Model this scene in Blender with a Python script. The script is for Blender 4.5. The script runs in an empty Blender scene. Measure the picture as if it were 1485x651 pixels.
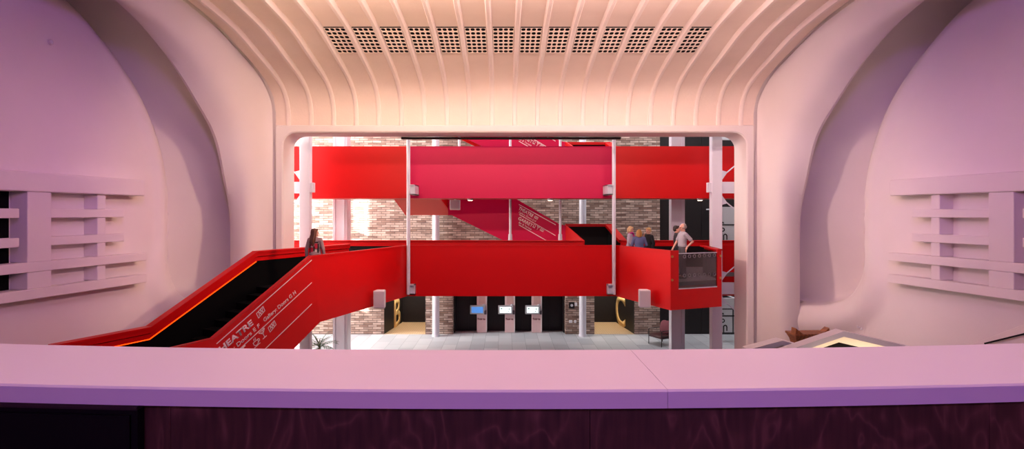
import bpy, bmesh, math, random
from mathutils import Vector, Matrix, noise
random.seed(7)
S = bpy.context.scene
COL = S.collection
H = 5.7                      # eye height above the ground floor; geometry is written eye-relative and lifted at the end
F, CX, CY, EX = 800.0, 731.0, 310.0, -0.35

def P(px, py, d):            # photo measurement at a known distance -> place
    return Vector((EX + (px-CX)/F*d, d, (CY-py)/F*d))
def PX(px, d): return EX + (px-CX)/F*d
def PZ(py, d): return (CY-py)/F*d
def on_plane(px, py, p0, n):
    r = Vector(((px-CX)/F, 1.0, (CY-py)/F)); o = Vector((EX, 0, 0))
    return o + r*((p0-o).dot(n)/r.dot(n))

# ------------------------------------------------------------------ materials
def srgb(c):
    return tuple(((v/255)/12.92 if v/255 <= .04045 else ((v/255+.055)/1.055)**2.4) for v in c)
MATS = {}
def mat(name, col, rough=.5, metal=0.0, var=.06, scale=6.0, bump=0.0, spec=.5, emit=None, estr=0.0, bscale=40):
    if name in MATS: return MATS[name]
    m = bpy.data.materials.new(name); m.use_nodes = True
    nt = m.node_tree; b = nt.nodes['Principled BSDF']
    c = srgb(col)
    tc = nt.nodes.new('ShaderNodeTexCoord'); nz = nt.nodes.new('ShaderNodeTexNoise')
    nz.inputs['Scale'].default_value = scale; nz.inputs['Detail'].default_value = 4
    nt.links.new(tc.outputs['Object'], nz.inputs['Vector'])
    mx = nt.nodes.new('ShaderNodeMix'); mx.data_type = 'RGBA'
    mx.inputs[6].default_value = (*[v*(1-var) for v in c], 1)
    mx.inputs[7].default_value = (*[min(1, v*(1+var)) for v in c], 1)
    nt.links.new(nz.outputs['Fac'], mx.inputs[0]); nt.links.new(mx.outputs[2], b.inputs['Base Color'])
    b.inputs['Roughness'].default_value = rough; b.inputs['Metallic'].default_value = metal
    b.inputs['Specular IOR Level'].default_value = spec
    if bump:
        n2 = nt.nodes.new('ShaderNodeTexNoise'); n2.inputs['Scale'].default_value = bscale; n2.inputs['Detail'].default_value = 5
        nt.links.new(tc.outputs['Object'], n2.inputs['Vector'])
        bp = nt.nodes.new('ShaderNodeBump'); bp.inputs['Strength'].default_value = bump; bp.inputs['Distance'].default_value = .02
        nt.links.new(n2.outputs['Fac'], bp.inputs['Height']); nt.links.new(bp.outputs['Normal'], b.inputs['Normal'])
    if emit:
        b.inputs['Emission Color'].default_value = (*srgb(emit), 1); b.inputs['Emission Strength'].default_value = estr
    MATS[name] = m
    return m

def brick_mat(name, c1, c2, mortar, bw=.42, rh=.105):
    m = bpy.data.materials.new(name); m.use_nodes = True
    nt = m.node_tree; b = nt.nodes['Principled BSDF']; b.inputs['Roughness'].default_value = .85
    tc = nt.nodes.new('ShaderNodeTexCoord')
    sp = nt.nodes.new('ShaderNodeSeparateXYZ'); cb = nt.nodes.new('ShaderNodeCombineXYZ')
    nt.links.new(tc.outputs['Object'], sp.inputs[0])
    ad = nt.nodes.new('ShaderNodeMath'); ad.operation = 'ADD'
    nt.links.new(sp.outputs[0], ad.inputs[0]); nt.links.new(sp.outputs[1], ad.inputs[1])
    nt.links.new(ad.outputs[0], cb.inputs[0]); nt.links.new(sp.outputs[2], cb.inputs[1])
    br = nt.nodes.new('ShaderNodeTexBrick')
    br.inputs['Color1'].default_value = (*srgb(c1), 1); br.inputs['Color2'].default_value = (*srgb(c2), 1)
    br.inputs['Mortar'].default_value = (*srgb(mortar), 1)
    br.inputs['Scale'].default_value = 1; br.inputs['Brick Width'].default_value = bw
    br.inputs['Row Height'].default_value = rh; br.inputs['Mortar Size'].default_value = .012
    br.inputs['Bias'].default_value = -.1
    nt.links.new(cb.outputs[0], br.inputs['Vector'])
    nz = nt.nodes.new('ShaderNodeTexNoise'); nz.inputs['Scale'].default_value = 2.2; nz.inputs['Detail'].default_value = 8
    mp = nt.nodes.new('ShaderNodeMapping'); mp.inputs['Scale'].default_value = (.9, 3.5, 1)
    nt.links.new(cb.outputs[0], mp.inputs[0]); nt.links.new(mp.outputs[0], nz.inputs['Vector'])
    rp = nt.nodes.new('ShaderNodeValToRGB'); rp.color_ramp.elements[0].position = .3; rp.color_ramp.elements[0].color = (.55, .5, .5, 1)
    rp.color_ramp.elements[1].position = .65; rp.color_ramp.elements[1].color = (1.15, 1.1, 1.05, 1)
    nt.links.new(nz.outputs['Fac'], rp.inputs[0])
    mu = nt.nodes.new('ShaderNodeMix'); mu.data_type = 'RGBA'; mu.blend_type = 'MULTIPLY'; mu.inputs[0].default_value = 1
    nt.links.new(br.outputs['Color'], mu.inputs[6]); nt.links.new(rp.outputs[0], mu.inputs[7])
    nt.links.new(mu.outputs[2], b.inputs['Base Color'])
    bp = nt.nodes.new('ShaderNodeBump'); bp.inputs['Strength'].default_value = .8; bp.inputs['Distance'].default_value = .03
    nt.links.new(br.outputs['Fac'], bp.inputs['Height']); bp.invert = True
    nt.links.new(bp.outputs['Normal'], b.inputs['Normal'])
    return m

def tile_mat(name):
    m = bpy.data.materials.new(name); m.use_nodes = True
    nt = m.node_tree; b = nt.nodes['Principled BSDF']; b.inputs['Roughness'].default_value = .55
    tc = nt.nodes.new('ShaderNodeTexCoord'); mp = nt.nodes.new('ShaderNodeMapping')
    mp.inputs['Rotation'].default_value = (0, 0, math.radians(90))
    nt.links.new(tc.outputs['Object'], mp.inputs[0])
    br = nt.nodes.new('ShaderNodeTexBrick')
    br.inputs['Color1'].default_value = (*srgb((188, 190, 194)), 1); br.inputs['Color2'].default_value = (*srgb((160, 164, 170)), 1)
    br.inputs['Mortar'].default_value = (*srgb((128, 132, 138)), 1); br.inputs['Scale'].default_value = 1
    br.inputs['Brick Width'].default_value = 1.2; br.inputs['Row Height'].default_value = .6; br.inputs['Mortar Size'].default_value = .008
    nt.links.new(mp.outputs[0], br.inputs['Vector'])
    nt.links.new(br.outputs['Color'], b.inputs['Base Color'])
    return m

def wood_mat(name, dark, light, rough=.4, scale=(1, 1, 1), wscale=3.0, dist=6.0):
    m = bpy.data.materials.new(name); m.use_nodes = True
    nt = m.node_tree; b = nt.nodes['Principled BSDF']; b.inputs['Roughness'].default_value = rough
    tc = nt.nodes.new('ShaderNodeTexCoord'); mp = nt.nodes.new('ShaderNodeMapping'); mp.inputs['Scale'].default_value = scale
    nt.links.new(tc.outputs['Object'], mp.inputs[0])
    wv = nt.nodes.new('ShaderNodeTexWave'); wv.wave_type = 'BANDS'; wv.bands_direction = 'X'
    wv.inputs['Scale'].default_value = wscale; wv.inputs['Distortion'].default_value = dist
    wv.inputs['Detail'].default_value = 4; wv.inputs['Detail Scale'].default_value = 1.3
    nt.links.new(mp.outputs[0], wv.inputs['Vector'])
    nz = nt.nodes.new('ShaderNodeTexNoise'); nz.inputs['Scale'].default_value = 7; nz.inputs['Detail'].default_value = 6
    nt.links.new(mp.outputs[0], nz.inputs['Vector'])
    mm = nt.nodes.new('ShaderNodeMath'); mm.operation = 'MULTIPLY'
    nt.links.new(wv.outputs['Fac'], mm.inputs[0]); nt.links.new(nz.outputs['Fac'], mm.inputs[1])
    mx = nt.nodes.new('ShaderNodeMix'); mx.data_type = 'RGBA'
    mx.inputs[6].default_value = (*srgb(dark), 1); mx.inputs[7].default_value = (*srgb(light), 1)
    nt.links.new(mm.outputs[0], mx.inputs[0]); nt.links.new(mx.outputs[2], b.inputs['Base Color'])
    return m

M = {}
M['plaster'] = mat('plaster', (232, 222, 216), .75, var=.03, scale=1.5, bump=.12, bscale=9)
M['ceiling'] = mat('ribbed plaster', (236, 216, 200), .75, var=.05, scale=2, bump=.25, bscale=14)
M['rib'] = mat('rib paint', (238, 222, 210), .6, var=.03)
M['white'] = mat('white paint', (232, 230, 232), .4, var=.02)
M['red'] = mat('red lacquer', (212, 3, 8), .42, var=.03, scale=1.2, spec=.3)
M['crimson'] = mat('crimson lacquer', (206, 3, 74), .42, var=.03, scale=1.2, spec=.25)
M['redsoft'] = mat('coral red board', (214, 66, 52), .55, var=.03)
M['black'] = mat('black lining', (14, 11, 12), .6, var=.1, spec=.2)
M['blackclad'] = mat('black cladding', (34, 30, 32), .5, var=.15, spec=.3)
M['dark'] = mat('dark void', (6, 5, 6), .9, var=.1, spec=.1)
M['steel'] = mat('painted steel', (226, 226, 236), .35, var=.02)
M['brick'] = brick_mat('brick', (208, 190, 178), (128, 98, 86), (112, 98, 92))
M['tiles'] = tile_mat('grey paving')
M['pale_wood'] = wood_mat('pale wood floor', (190, 160, 124), (216, 188, 152), .5, (1, 8, 1))
def ply_mat():
    m = bpy.data.materials.new('stained plywood'); m.use_nodes = True
    nt = m.node_tree; b = nt.nodes['Principled BSDF']; b.inputs['Roughness'].default_value = .42
    tc = nt.nodes.new('ShaderNodeTexCoord'); mp = nt.nodes.new('ShaderNodeMapping'); mp.inputs['Scale'].default_value = (3.2, .3, 1.5)
    nt.links.new(tc.outputs['Object'], mp.inputs[0])
    n1 = nt.nodes.new('ShaderNodeTexNoise'); n1.inputs['Scale'].default_value = 2.2; n1.inputs['Detail'].default_value = 2; n1.inputs['Distortion'].default_value = .8
    nt.links.new(mp.outputs[0], n1.inputs['Vector'])
    mu = nt.nodes.new('ShaderNodeMath'); mu.operation = 'MULTIPLY'; mu.inputs[1].default_value = 10
    fr_ = nt.nodes.new('ShaderNodeMath'); fr_.operation = 'PINGPONG'; fr_.inputs[1].default_value = 1
    nt.links.new(n1.outputs['Fac'], mu.inputs[0]); nt.links.new(mu.outputs[0], fr_.inputs[0])
    pw = nt.nodes.new('ShaderNodeMath'); pw.operation = 'POWER'; pw.inputs[1].default_value = 3.5; nt.links.new(fr_.outputs[0], pw.inputs[0])
    n2 = nt.nodes.new('ShaderNodeTexNoise'); n2.inputs['Scale'].default_value = 5; n2.inputs['Detail'].default_value = 8
    m2 = nt.nodes.new('ShaderNodeMapping'); m2.inputs['Scale'].default_value = (9, 1, .9); nt.links.new(tc.outputs['Object'], m2.inputs[0]); nt.links.new(m2.outputs[0], n2.inputs['Vector'])
    a = nt.nodes.new('ShaderNodeMath'); a.operation = 'MULTIPLY'; nt.links.new(pw.outputs[0], a.inputs[0]); nt.links.new(n2.outputs['Fac'], a.inputs[1])
    a2 = nt.nodes.new('ShaderNodeMath'); a2.operation = 'MULTIPLY_ADD'; a2.inputs[1].default_value = .6; nt.links.new(n2.outputs['Fac'], a2.inputs[0]); nt.links.new(a.outputs[0], a2.inputs[2])
    mx = nt.nodes.new('ShaderNodeMix'); mx.data_type = 'RGBA'
    mx.inputs[6].default_value = (*srgb((42, 24, 22)), 1); mx.inputs[7].default_value = (*srgb((120, 76, 66)), 1)
    nt.links.new(a2.outputs[0], mx.inputs[0]); nt.links.new(mx.outputs[2], b.inputs['Base Color'])
    return m
M['ply'] = ply_mat()
M['counter'] = mat('solid surface', (240, 224, 230), .3, var=.015, scale=3, spec=.5)
M['oak'] = wood_mat('oak', (118, 64, 30), (182, 108, 54), .45, (1, 1, 6))
M['gold'] = mat('gold paint', (232, 196, 132), .4, var=.03)
M['print'] = mat('white print', (246, 226, 228), .5, var=.01)
M['glyph'] = mat('black print', (24, 24, 28), .5, var=.02)
M['screen_w'] = mat('lit screen', (220, 236, 236), .3, emit=(225, 240, 238), estr=.9)
M['screen_b'] = mat('lit blue screen', (60, 110, 190), .3, var=.6, scale=9, emit=(90, 150, 220), estr=.7)
M['led'] = mat('amber led', (255, 90, 20), .4, emit=(255, 70, 6), estr=2.2)
M['lamp'] = mat('downlight lens', (255, 240, 220), .4, emit=(255, 238, 215), estr=6)
M['warm'] = mat('warm lit lining', (248, 232, 214), .5, var=.02)
M['brass'] = mat('brass', (206, 166, 96), .3, 1.0, var=.05)
M['chairmetal'] = mat('dark metal frame', (38, 30, 32), .5, var=.05)
M['leather'] = mat('oxblood leather', (66, 26, 28), .45, var=.15)
M['cushion'] = mat('plum cushion', (122, 62, 74), .8, var=.1)
M['leaf'] = mat('palm leaf', (62, 92, 58), .5, var=.35, scale=14)
M['pot'] = mat('pot', (70, 66, 64), .6)
M['soil'] = mat('soil', (50, 38, 30), .95, var=.3)
M['skin'] = mat('skin', (214, 162, 142), .55, var=.06, scale=12)
M['eye'] = mat('eye', (40, 30, 28), .2)
M['lip'] = mat('lip', (170, 92, 88), .5)
M['greyfloor'] = mat('grey vinyl', (120, 118, 120), .5, var=.05)
M['carpet'] = mat('dark carpet', (70, 50, 58), .95, var=.2, scale=60)
M['signgrey'] = mat('pale sign board', (206, 210, 216), .5, var=.03)
def glass_mat():
    m = bpy.data.materials.new('smoked glass'); m.use_nodes = True
    nt = m.node_tree; nt.nodes.clear()
    o = nt.nodes.new('ShaderNodeOutputMaterial'); t = nt.nodes.new('ShaderNodeBsdfTransparent'); g = nt.nodes.new('ShaderNodeBsdfGlossy')
    t.inputs[0].default_value = (.66, .62, .64, 1); g.inputs['Roughness'].default_value = .08
    nz = nt.nodes.new('ShaderNodeFresnel'); nz.inputs[0].default_value = 1.45
    x = nt.nodes.new('ShaderNodeMixShader'); nt.links.new(nz.outputs[0], x.inputs[0])
    nt.links.new(t.outputs[0], x.inputs[1]); nt.links.new(g.outputs[0], x.inputs[2]); nt.links.new(x.outputs[0], o.inputs[0])
    return m
M['glass'] = glass_mat()

# ------------------------------------------------------------------ mesh helpers
class MB:
    def __init__(s): s.bm = bmesh.new()
    def hexa(s, p):                     # 8 points: bottom ring 0-3, top ring 4-7
        v = [s.bm.verts.new(q) for q in p]
        for f in ((3,2,1,0),(4,5,6,7),(0,1,5,4),(1,2,6,5),(2,3,7,6),(3,0,4,7)): s.bm.faces.new([v[i] for i in f])
        return s
    def box(s, a, b):
        x0,y0,z0 = a; x1,y1,z1 = b
        return s.hexa([(x0,y0,z0),(x1,y0,z0),(x1,y1,z0),(x0,y1,z0),(x0,y0,z1),(x1,y0,z1),(x1,y1,z1),(x0,y1,z1)])
    def prism(s, pts, vec):
        vec = Vector(vec); a = [s.bm.verts.new(Vector(p)) for p in pts]; b = [s.bm.verts.new(Vector(p)+vec) for p in pts]
        s.bm.faces.new(a); s.bm.faces.new(b[::-1]); n = len(a)
        for i in range(n): s.bm.faces.new([a[i], b[i], b[(i+1)%n], a[(i+1)%n]])
        return s
    def grid(s, rows, close_u=False):
        vs = [[s.bm.verts.new(Vector(p)) for p in r] for r in rows]
        for i in range(len(vs)-1):
            for j in range(len(vs[i])-1): s.bm.faces.new([vs[i][j], vs[i+1][j], vs[i+1][j+1], vs[i][j+1]])
            if close_u: s.bm.faces.new([vs[i][-1], vs[i+1][-1], vs[i+1][0], vs[i][0]])
        return s
    def tube(s, pts, rad, n=10, caps=True):
        pts = [Vector(p) for p in pts]
        rs = rad if isinstance(rad, (list, tuple)) else [rad]*len(pts)
        rings = []; up = None
        for i, p in enumerate(pts):
            t = (pts[min(i+1, len(pts)-1)] - pts[max(i-1, 0)]).normalized()
            if up is None: up = t.orthogonal().normalized()
            up = (up - t*up.dot(t))
            if up.length < 1e-5: up = t.orthogonal()
            up.normalize(); w = t.cross(up)
            rings.append([s.bm.verts.new(p + (up*math.cos(2*math.pi*k/n) + w*math.sin(2*math.pi*k/n))*rs[i]) for k in range(n)])
        for a, b in zip(rings, rings[1:]):
            for k in range(n): s.bm.faces.new([a[k], a[(k+1)%n], b[(k+1)%n], b[k]])
        if caps: s.bm.faces.new(rings[0][::-1]); s.bm.faces.new(rings[-1])
        return s
    def ball(s, c, r, seg=16, rot=None):
        r = (r, r, r) if not isinstance(r, (tuple, list)) else r
        mt = Matrix.Translation(Vector(c))
        if rot is not None: mt = mt @ rot
        mt = mt @ Matrix.Diagonal((*r, 1))
        bmesh.ops.create_uvsphere(s.bm, u_segments=seg, v_segments=max(6, seg*2//3), radius=1, matrix=mt)
        return s
    def capsule(s, a, b, ra, rb, n=14):
        a, b = Vector(a), Vector(b)
        s.tube([a, a.lerp(b, .5), b], [ra, (ra+rb)/2, rb], n); s.ball(a, ra, n); s.ball(b, rb, n); return s
    def disc_ring(s, c, ux, uy, r0, r1, th, n=16):
        c, ux, uy = Vector(c), Vector(ux), Vector(uy); nn = ux.cross(uy).normalized()*th
        q = lambda r, k: c + ux*(r*math.cos(2*math.pi*k/n)) + uy*(r*math.sin(2*math.pi*k/n))
        s.grid([[q(r0,k), q(r1,k), q(r1,k)+nn, q(r0,k)+nn, q(r0,k)] for k in list(range(n))+[0]]); return s
    def bevel(s, w, seg=2):
        bmesh.ops.bevel(s.bm, geom=list(s.bm.edges), offset=w, segments=seg, profile=.5, affect='EDGES', clamp_overlap=True); return s
    def mesh(s, name, weld=False):
        if weld: bmesh.ops.remove_doubles(s.bm, verts=s.bm.verts, dist=1e-4)
        bmesh.ops.recalc_face_normals(s.bm, faces=s.bm.faces)
        me = bpy.data.meshes.new(name); s.bm.to_mesh(me); s.bm.free(); return me

def link(name, me, m, parent=None, smooth=False, local=False):
    o = bpy.data.objects.new(name, me); COL.objects.link(o)
    me.materials.clear(); me.materials.append(M[m] if isinstance(m, str) else m)
    if smooth:
        for p in me.polygons: p.use_smooth = True
        if smooth == 'auto':
            for e in me.edges: pass
            me.set_sharp_from_angle(angle=math.radians(40))
    if parent:
        o.parent = parent
        if not local:
            w = parent.location.copy(); q = parent.parent
            while q: w += q.location; q = q.parent
            o.location = -w
    return o
def obj(name, mb, m, parent=None, smooth=False, local=False, weld=False):
    return link(name, mb.mesh(name, weld), m, parent, smooth, local)
def tag(o, label, cat, group=None):
    o['label'] = label; o['category'] = cat
    if group: o['group'] = group
    return o
def struct(name, mb, m, smooth=False, weld=False):
    o = obj(name, mb, m, None, smooth, False, weld); o['kind'] = 'structure'; return o
def thing(name, loc, label, cat, group=None, rz=0.0, kind=None):
    o = bpy.data.objects.new(name, None); COL.objects.link(o); o.empty_display_size = .2
    o.location = loc; o.rotation_euler = (0, 0, rz); tag(o, label, cat, group)
    if kind: o['kind'] = kind
    return o
def lerp_pts(tab, t):
    for (a, *pa), (b, *pb) in zip(tab, tab[1:]):
        if t <= b: 
            k = (t-a)/(b-a); return [u+(v-u)*k for u, v in zip(pa, pb)]
    return list(tab[-1][1:])
def catmull(pts, per=6):
    pts = [Vector(p) for p in pts]; out = []
    for i in range(len(pts)-1):
        p0, p1, p2, p3 = pts[max(i-1,0)], pts[i], pts[i+1], pts[min(i+2,len(pts)-1)]
        for k in range(per):
            t = k/per
            out.append(.5*((2*p1)+(p2-p0)*t+(2*p0-5*p1+4*p2-p3)*t*t+(3*p1-p0-3*p2+p3)*t**3))
    out.append(pts[-1]); return out

# text and line work on a panel: origin point, unit right, unit up (all in the panel's plane)
def text_mesh(txt, p0, p1, up, cap=None, bold=0.0, th=.006, flip=None):
    """Letters whose baseline runs from p0 to p1; UP is the panel direction closest to the letters' up."""
    cu = bpy.data.curves.new('t', 'FONT'); cu.body = txt; cu.size = 1; cu.offset = bold; cu.extrude = 0
    ob = bpy.data.objects.new('t', cu); COL.objects.link(ob)
    me = bpy.data.meshes.new_from_object(ob.evaluated_get(bpy.context.evaluated_depsgraph_get()))
    bpy.data.objects.remove(ob); bpy.data.curves.remove(cu)
    xs = [v.co.x for v in me.vertices]; x0, x1 = min(xs), max(xs)
    p0, p1 = Vector(p0), Vector(p1); ux = (p1-p0); L = ux.length; ux.normalize()
    uy = (Vector(up) - ux*Vector(up).dot(ux)).normalized(); n = ux.cross(uy)
    sx = L/(x1-x0); sy = sx if cap is None else cap/.7
    bm = bmesh.new(); bm.from_mesh(me); bpy.data.meshes.remove(me)
    for v in bm.verts: v.co = p0 + ux*((v.co.x-x0)*sx) + uy*(v.co.y*sy)
    g = bmesh.ops.extrude_face_region(bm, geom=list(bm.faces))
    for v in [e for e in g['geom'] if isinstance(e, bmesh.types.BMVert)]: v.co += n*th
    mb = MB(); mb.bm.free(); mb.bm = bm; return mb
def strokes(mb, lines, w, o, ux, uy, th=.006):
    o, ux, uy = Vector(o), Vector(ux), Vector(uy); n = ux.cross(uy).normalized()*th
    for ln in lines:
        for a, b in zip(ln, ln[1:]):
            A = o+ux*a[0]+uy*a[1]; B = o+ux*b[0]+uy*b[1]; t = (B-A)
            if t.length < 1e-6: continue
            t.normalize(); s = ux.cross(uy).cross(t).normalized()*w/2
            mb.prism([A-s-t*w*.4, B-s+t*w*.4, B+s+t*w*.4, A+s-t*w*.4], n)
    return mb
def arc2(cx, cy, r, a0, a1, n=10, ry=None):
    ry = r if ry is None else ry
    return [(cx+r*math.cos(math.radians(a0+(a1-a0)*i/n)), cy+ry*math.sin(math.radians(a0+(a1-a0)*i/n))) for i in range(n+1)]

# ================================================================== THE AUDITORIUM SHELL
CEIL = [(18,2.86),(18,3.25),(17.86,3.65),(17.52,4.0),(17.0,4.25),(16.4,4.44),(15.65,4.62),(14.43,4.89),(12.95,5.03),(11,5.12),(8,5.15),(3,5.15),(-4,5.15)]
CEILC = catmull([(0,a,b) for a, b in CEIL], 6)
def ceil_z(y):
    c = [p for p in CEILC]
    for a, b in zip(c, c[1:]):
        if b.y <= y <= a.y and a.y > b.y: return a.z+(b.z-a.z)*(y-a.y)/(b.y-a.y)
    return 5.15
GX = 7.80
mb = MB(); mb.grid([[(x, p.y, p.z) for x in (-GX, -4, 0, 4, GX)] for p in CEILC]); struct('ceiling', mb, 'ceiling', True)
# tapering rounded ribs that run down the cove onto the header
for i in range(-10, 11):
    x = i*.738; rows = []
    for k, p in enumerate(CEILC):
        a = CEILC[max(k-1,0)]; b = CEILC[min(k+1,len(CEILC)-1)]
        t = (b-a).normalized(); n = Vector((0, t.z, -t.y)); 
        if n.y > 0 or n.z > 0: n = -n if n.dot(Vector((0,8,0))-p) < 0 else n
        h = .045 + .085*min(1, max(0, (17.9-p.y)/1.6)); w = .062
        rows.append([p+Vector((x-w-.02,0,0))-n*.01, p+Vector((x-w,0,0))+n*h*.75, p+Vector((x-w*.6,0,0))+n*h, p+Vector((x+w*.6,0,0))+n*h, p+Vector((x+w,0,0))+n*h*.75, p+Vector((x+w+.02,0,0))-n*.01])
    mb = MB(); mb.grid(rows); o = struct('trim_%d' % (i+11), mb, 'rib', 'auto')

# E: outer edge of the splay; S: edge of the side wall shell
PAIR = [((18,-5.7),(17.4,-5.7)),((18,-2.9),(17.4,-2.9)),((18,0),(17.4,-.6)),((18,1.5),(17.3,.3)),((18,2.86),(17.03,1.05)),((17.86,3.65),(16.5,2.27)),((17.0,4.25),(15.55,3.1)),((15.65,4.62),(14.1,4.05)),((14.0,4.93),(12.2,4.73)),((11,5.12),(9.6,5.0)),((8,5.15),(7,5.08)),((3,5.15),(2.5,5.12)),((-4,5.15),(-4,5.14))]
EXX = 8.96
def xw(d): return 10.0+.18*(16-d)
SP = [(17.75,-2.93,8.86),(17.45,-2.91,9.1),(16.95,-2.8,9.5),(16.4,-2.5,9.86),(16.0,-1.9,10.0),(15.87,-1.19,xw(15.87)),(15.85,-.4,xw(15.85)),(15.83,.79,xw(15.83)),(15.59,1.85,xw(15.59)),(15.09,2.92,xw(15.09)),(14.4,3.78,xw(14.4)),(13.58,4.5,xw(13.58)),(12.83,4.97,xw(12.83)),(11.5,5.35,xw(11.5)),(9,5.6,xw(9)),(5,5.7,xw(5)),(-4,5.7,xw(-4))]
for sx, side in ((-1, 'left'), (1, 'right')):
    G = catmull([(0,)+a for a, b in PAIR], 6); E = catmull([(0,)+b for a, b in PAIR], 6)
    rows = []; N = 14
    for k, (g, e) in enumerate(zip(G, E)):
        g = Vector((GX+.10, g.y, g.z)); e = Vector((EXX, e.y, e.z))
        t = (G[min(k+1,len(G)-1)]-G[max(k-1,0)]).normalized() + (E[min(k+1,len(E)-1)]-E[max(k-1,0)]).normalized()
        n = (e-g).cross(t).normalized()
        if n.dot(Vector((0,10,0))-g) < 0: n = -n
        row = [g+Vector((-.115, 0, 0))-n*.0, g+Vector((-.10,0,0))-n*.13, g+Vector((-.02,0,0))-n*.13, g]
        for j in range(1, N):
            u = j/N; row.append(g.lerp(e, u)+n*.34*math.sin(math.pi*u**1.5))
        row.append(e); row.append(e-n*.10+Vector((.02,0,0)))
        rows.append([(sx*p.x, p.y, p.z) for p in row])
    mb = MB(); mb.grid(rows); struct('wall_splay_'+side, mb, 'plaster', 'auto')
    # niche band between the splay edge and the shell edge
    Sc = catmull([(x,d,z) for d,z,x in SP], 6)
    En = catmull([(EXX-.012,)+b for a, b in PAIR[1:]], 8)
    NS = 60
    def samp(c, t):
        f = t*(len(c)-1); i = min(int(f), len(c)-2); return c[i].lerp(c[i+1], f-i)
    # match by height/bend: split both at their spring line
    def arc(c, key):
        i0 = min(range(len(c)), key=lambda i: abs(key(c[i]))); return c[:i0+1], c[i0:]
    Ea, Eb = arc(En, lambda p: (p.y-14.1)+(0 if p.z > 2 else 9)); Sa, Sb = arc(Sc, lambda p: (p.y-14.4)+(0 if p.z > 2 else 9))
    rows = []
    for (ea, sa) in ((Ea, Sa), (Eb, Sb)):
        for k in range(NS+1):
            if rows and k == 0: continue
            e = samp(ea, k/NS); s_ = samp(sa, k/NS); row = []
            kk = max(0, min(1, (s_.z-.5)/2.5)); s2 = s_ + Vector((.34+.25*kk,.2+.15*kk,.3*kk))
            e2 = samp(ea, min(1, k/NS+.01)); e0 = samp(ea, max(0, k/NS-.01)); tg = e2-e0
            N = Vector((0, tg.z, -tg.y)).normalized(); N = N if N.dot(Vector((0, e.y-8, e.z+1))) > 0 else -N
            D_ = 1.3-.45*kk-max(0, min(.45, (12.5-e.y)*.2)); o_ = Vector((1,0,0))
            ctl = [e, e+N*D_*.6+o_*.03, e+N*D_*.95+o_*.35, e.lerp(s2,.5)+N*D_+o_*.3, s2+N*D_*.72+o_*.55, s2+N*D_*.3+o_*.38, s2]
            row = catmull(ctl, 4)
            rows.append([(sx*p.x, p.y, p.z) for p in row])
    rows.insert(0, [(a, b, c-.5) for a, b, c in rows[0]])
    mb = MB(); mb.grid(rows); struct('wall_niche_'+side, mb, 'plaster', True)
    # side wall: a vertical shell whose arched edge is S
    cols = []
    path = [(p.x, p.y, p.z) for p in Sc][::-1]                       # from behind the viewer towards the stage
    path += [(8.5,18.0,-2.95),(8.0,18.95,-2.95)]
    Sv = [Vector(p) for p in path]
    for (x, d, zt) in path:
        col = []
        for k in range(40):
            z = -5.7+(zt+5.7)*(k/39)**.9; p = Vector((x, d, z))
            dist = min((p-q).length for q in Sv)
            amp = .07+.15*max(0, min(1, (d-14.8)/1.6))*max(0, min(1, (-.8-z)/1.4))
            wd = .45+.5*max(0, min(1, (-.8-z)/1.2))
            b = amp*math.sin(math.pi*min(1, dist/wd)) if dist < wd else 0
            kd = max(0, min(1, (d-15.7)/1.3)); nrm = Vector((-1, -.18, 0)).lerp(Vector((-.6,-.8,0)), kd).normalized()
            p += nrm*b
            col.append((sx*p.x, p.y, p.z))
        kk = max(0, min(1, (zt-.5)/2.5)); tin = Vector((.34+.25*kk,.2+.15*kk,.3*kk)); last = Vector(path[0]); 
        q = Vector((x, d, zt))
        col.append((sx*(q.x+tin.x+.004), q.y+tin.y, q.z+tin.z))
        cols.append(col)
    mb = MB(); mb.grid(cols); struct('wall_'+side, mb, 'plaster', True)

# proscenium: header fascia, jambs with rounded corners and deep reveal
def rrect(hw, zt, r, zb=-5.7, n=10):
    pts = [(-hw, zb)]
    pts += [(-hw+r-r*math.cos(a), zt-r+r*math.sin(a)) for a in [math.pi/2*i/n for i in range(n+1)]]
    pts += [(hw-r+r*math.sin(a), zt-r+r*math.cos(a)) for a in [math.pi/2*i/n for i in range(n+1)]]
    pts += [(hw, zb)]; return pts
inner = rrect(7.55, 2.65, .42)
outer = rrect(GX, 2.9, .03)
inn0 = [(x, 17.96, z) for x, z in rrect(7.59, 2.69, .46)]
rows = [[(x, 18.02, z) for x, z in outer], [(x, 17.95, z) for x, z in rrect(GX-.03, 2.87, .05)], inn0, [(x, 18.0, z) for x, z in inner], [(x, 19.0, z) for x, z in rrect(7.58, 2.65, .42)]]
mb = MB(); mb.grid(rows)
rows = [[(x, 19.0, z) for x, z in rrect(7.58, 2.65, .42)], [(x, 19.0, z) for x, z in rrect(15, 9, .05)]]
mb.grid(rows)
struct('wall_proscenium', mb, 'plaster', 'auto')

mb = MB(); mb.box((-16,-4,-5.9),(16,27,-5.7)); struct('floor', mb, 'tiles')
mb = MB(); mb.box((-15,-4.2,-5.7),(15,-4,6.4)); struct('wall_rear', mb, 'plaster')
mb = MB(); mb.box((-11.5,-4,-1.8),(11.5,1.60,-1.6)); struct('floor_balcony', mb, 'carpet')

mb = MB(); mb.box((-14.6,-4.2,6.2),(14.6,19.0,6.4)); struct('roof_sunblock', mb, 'blackclad')  # unseen cover added to keep the sun out of the auditorium
for sx, side in ((-1,'left'),(1,'right')):
    mb = MB(); mb.box((sx*14.4,-4.2,-5.7),(sx*14.6,19.0,6.3)); struct('wall_sunblock_'+side, mb, 'blackclad')  # unseen outer sheets, added as blockers against stray sun
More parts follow.
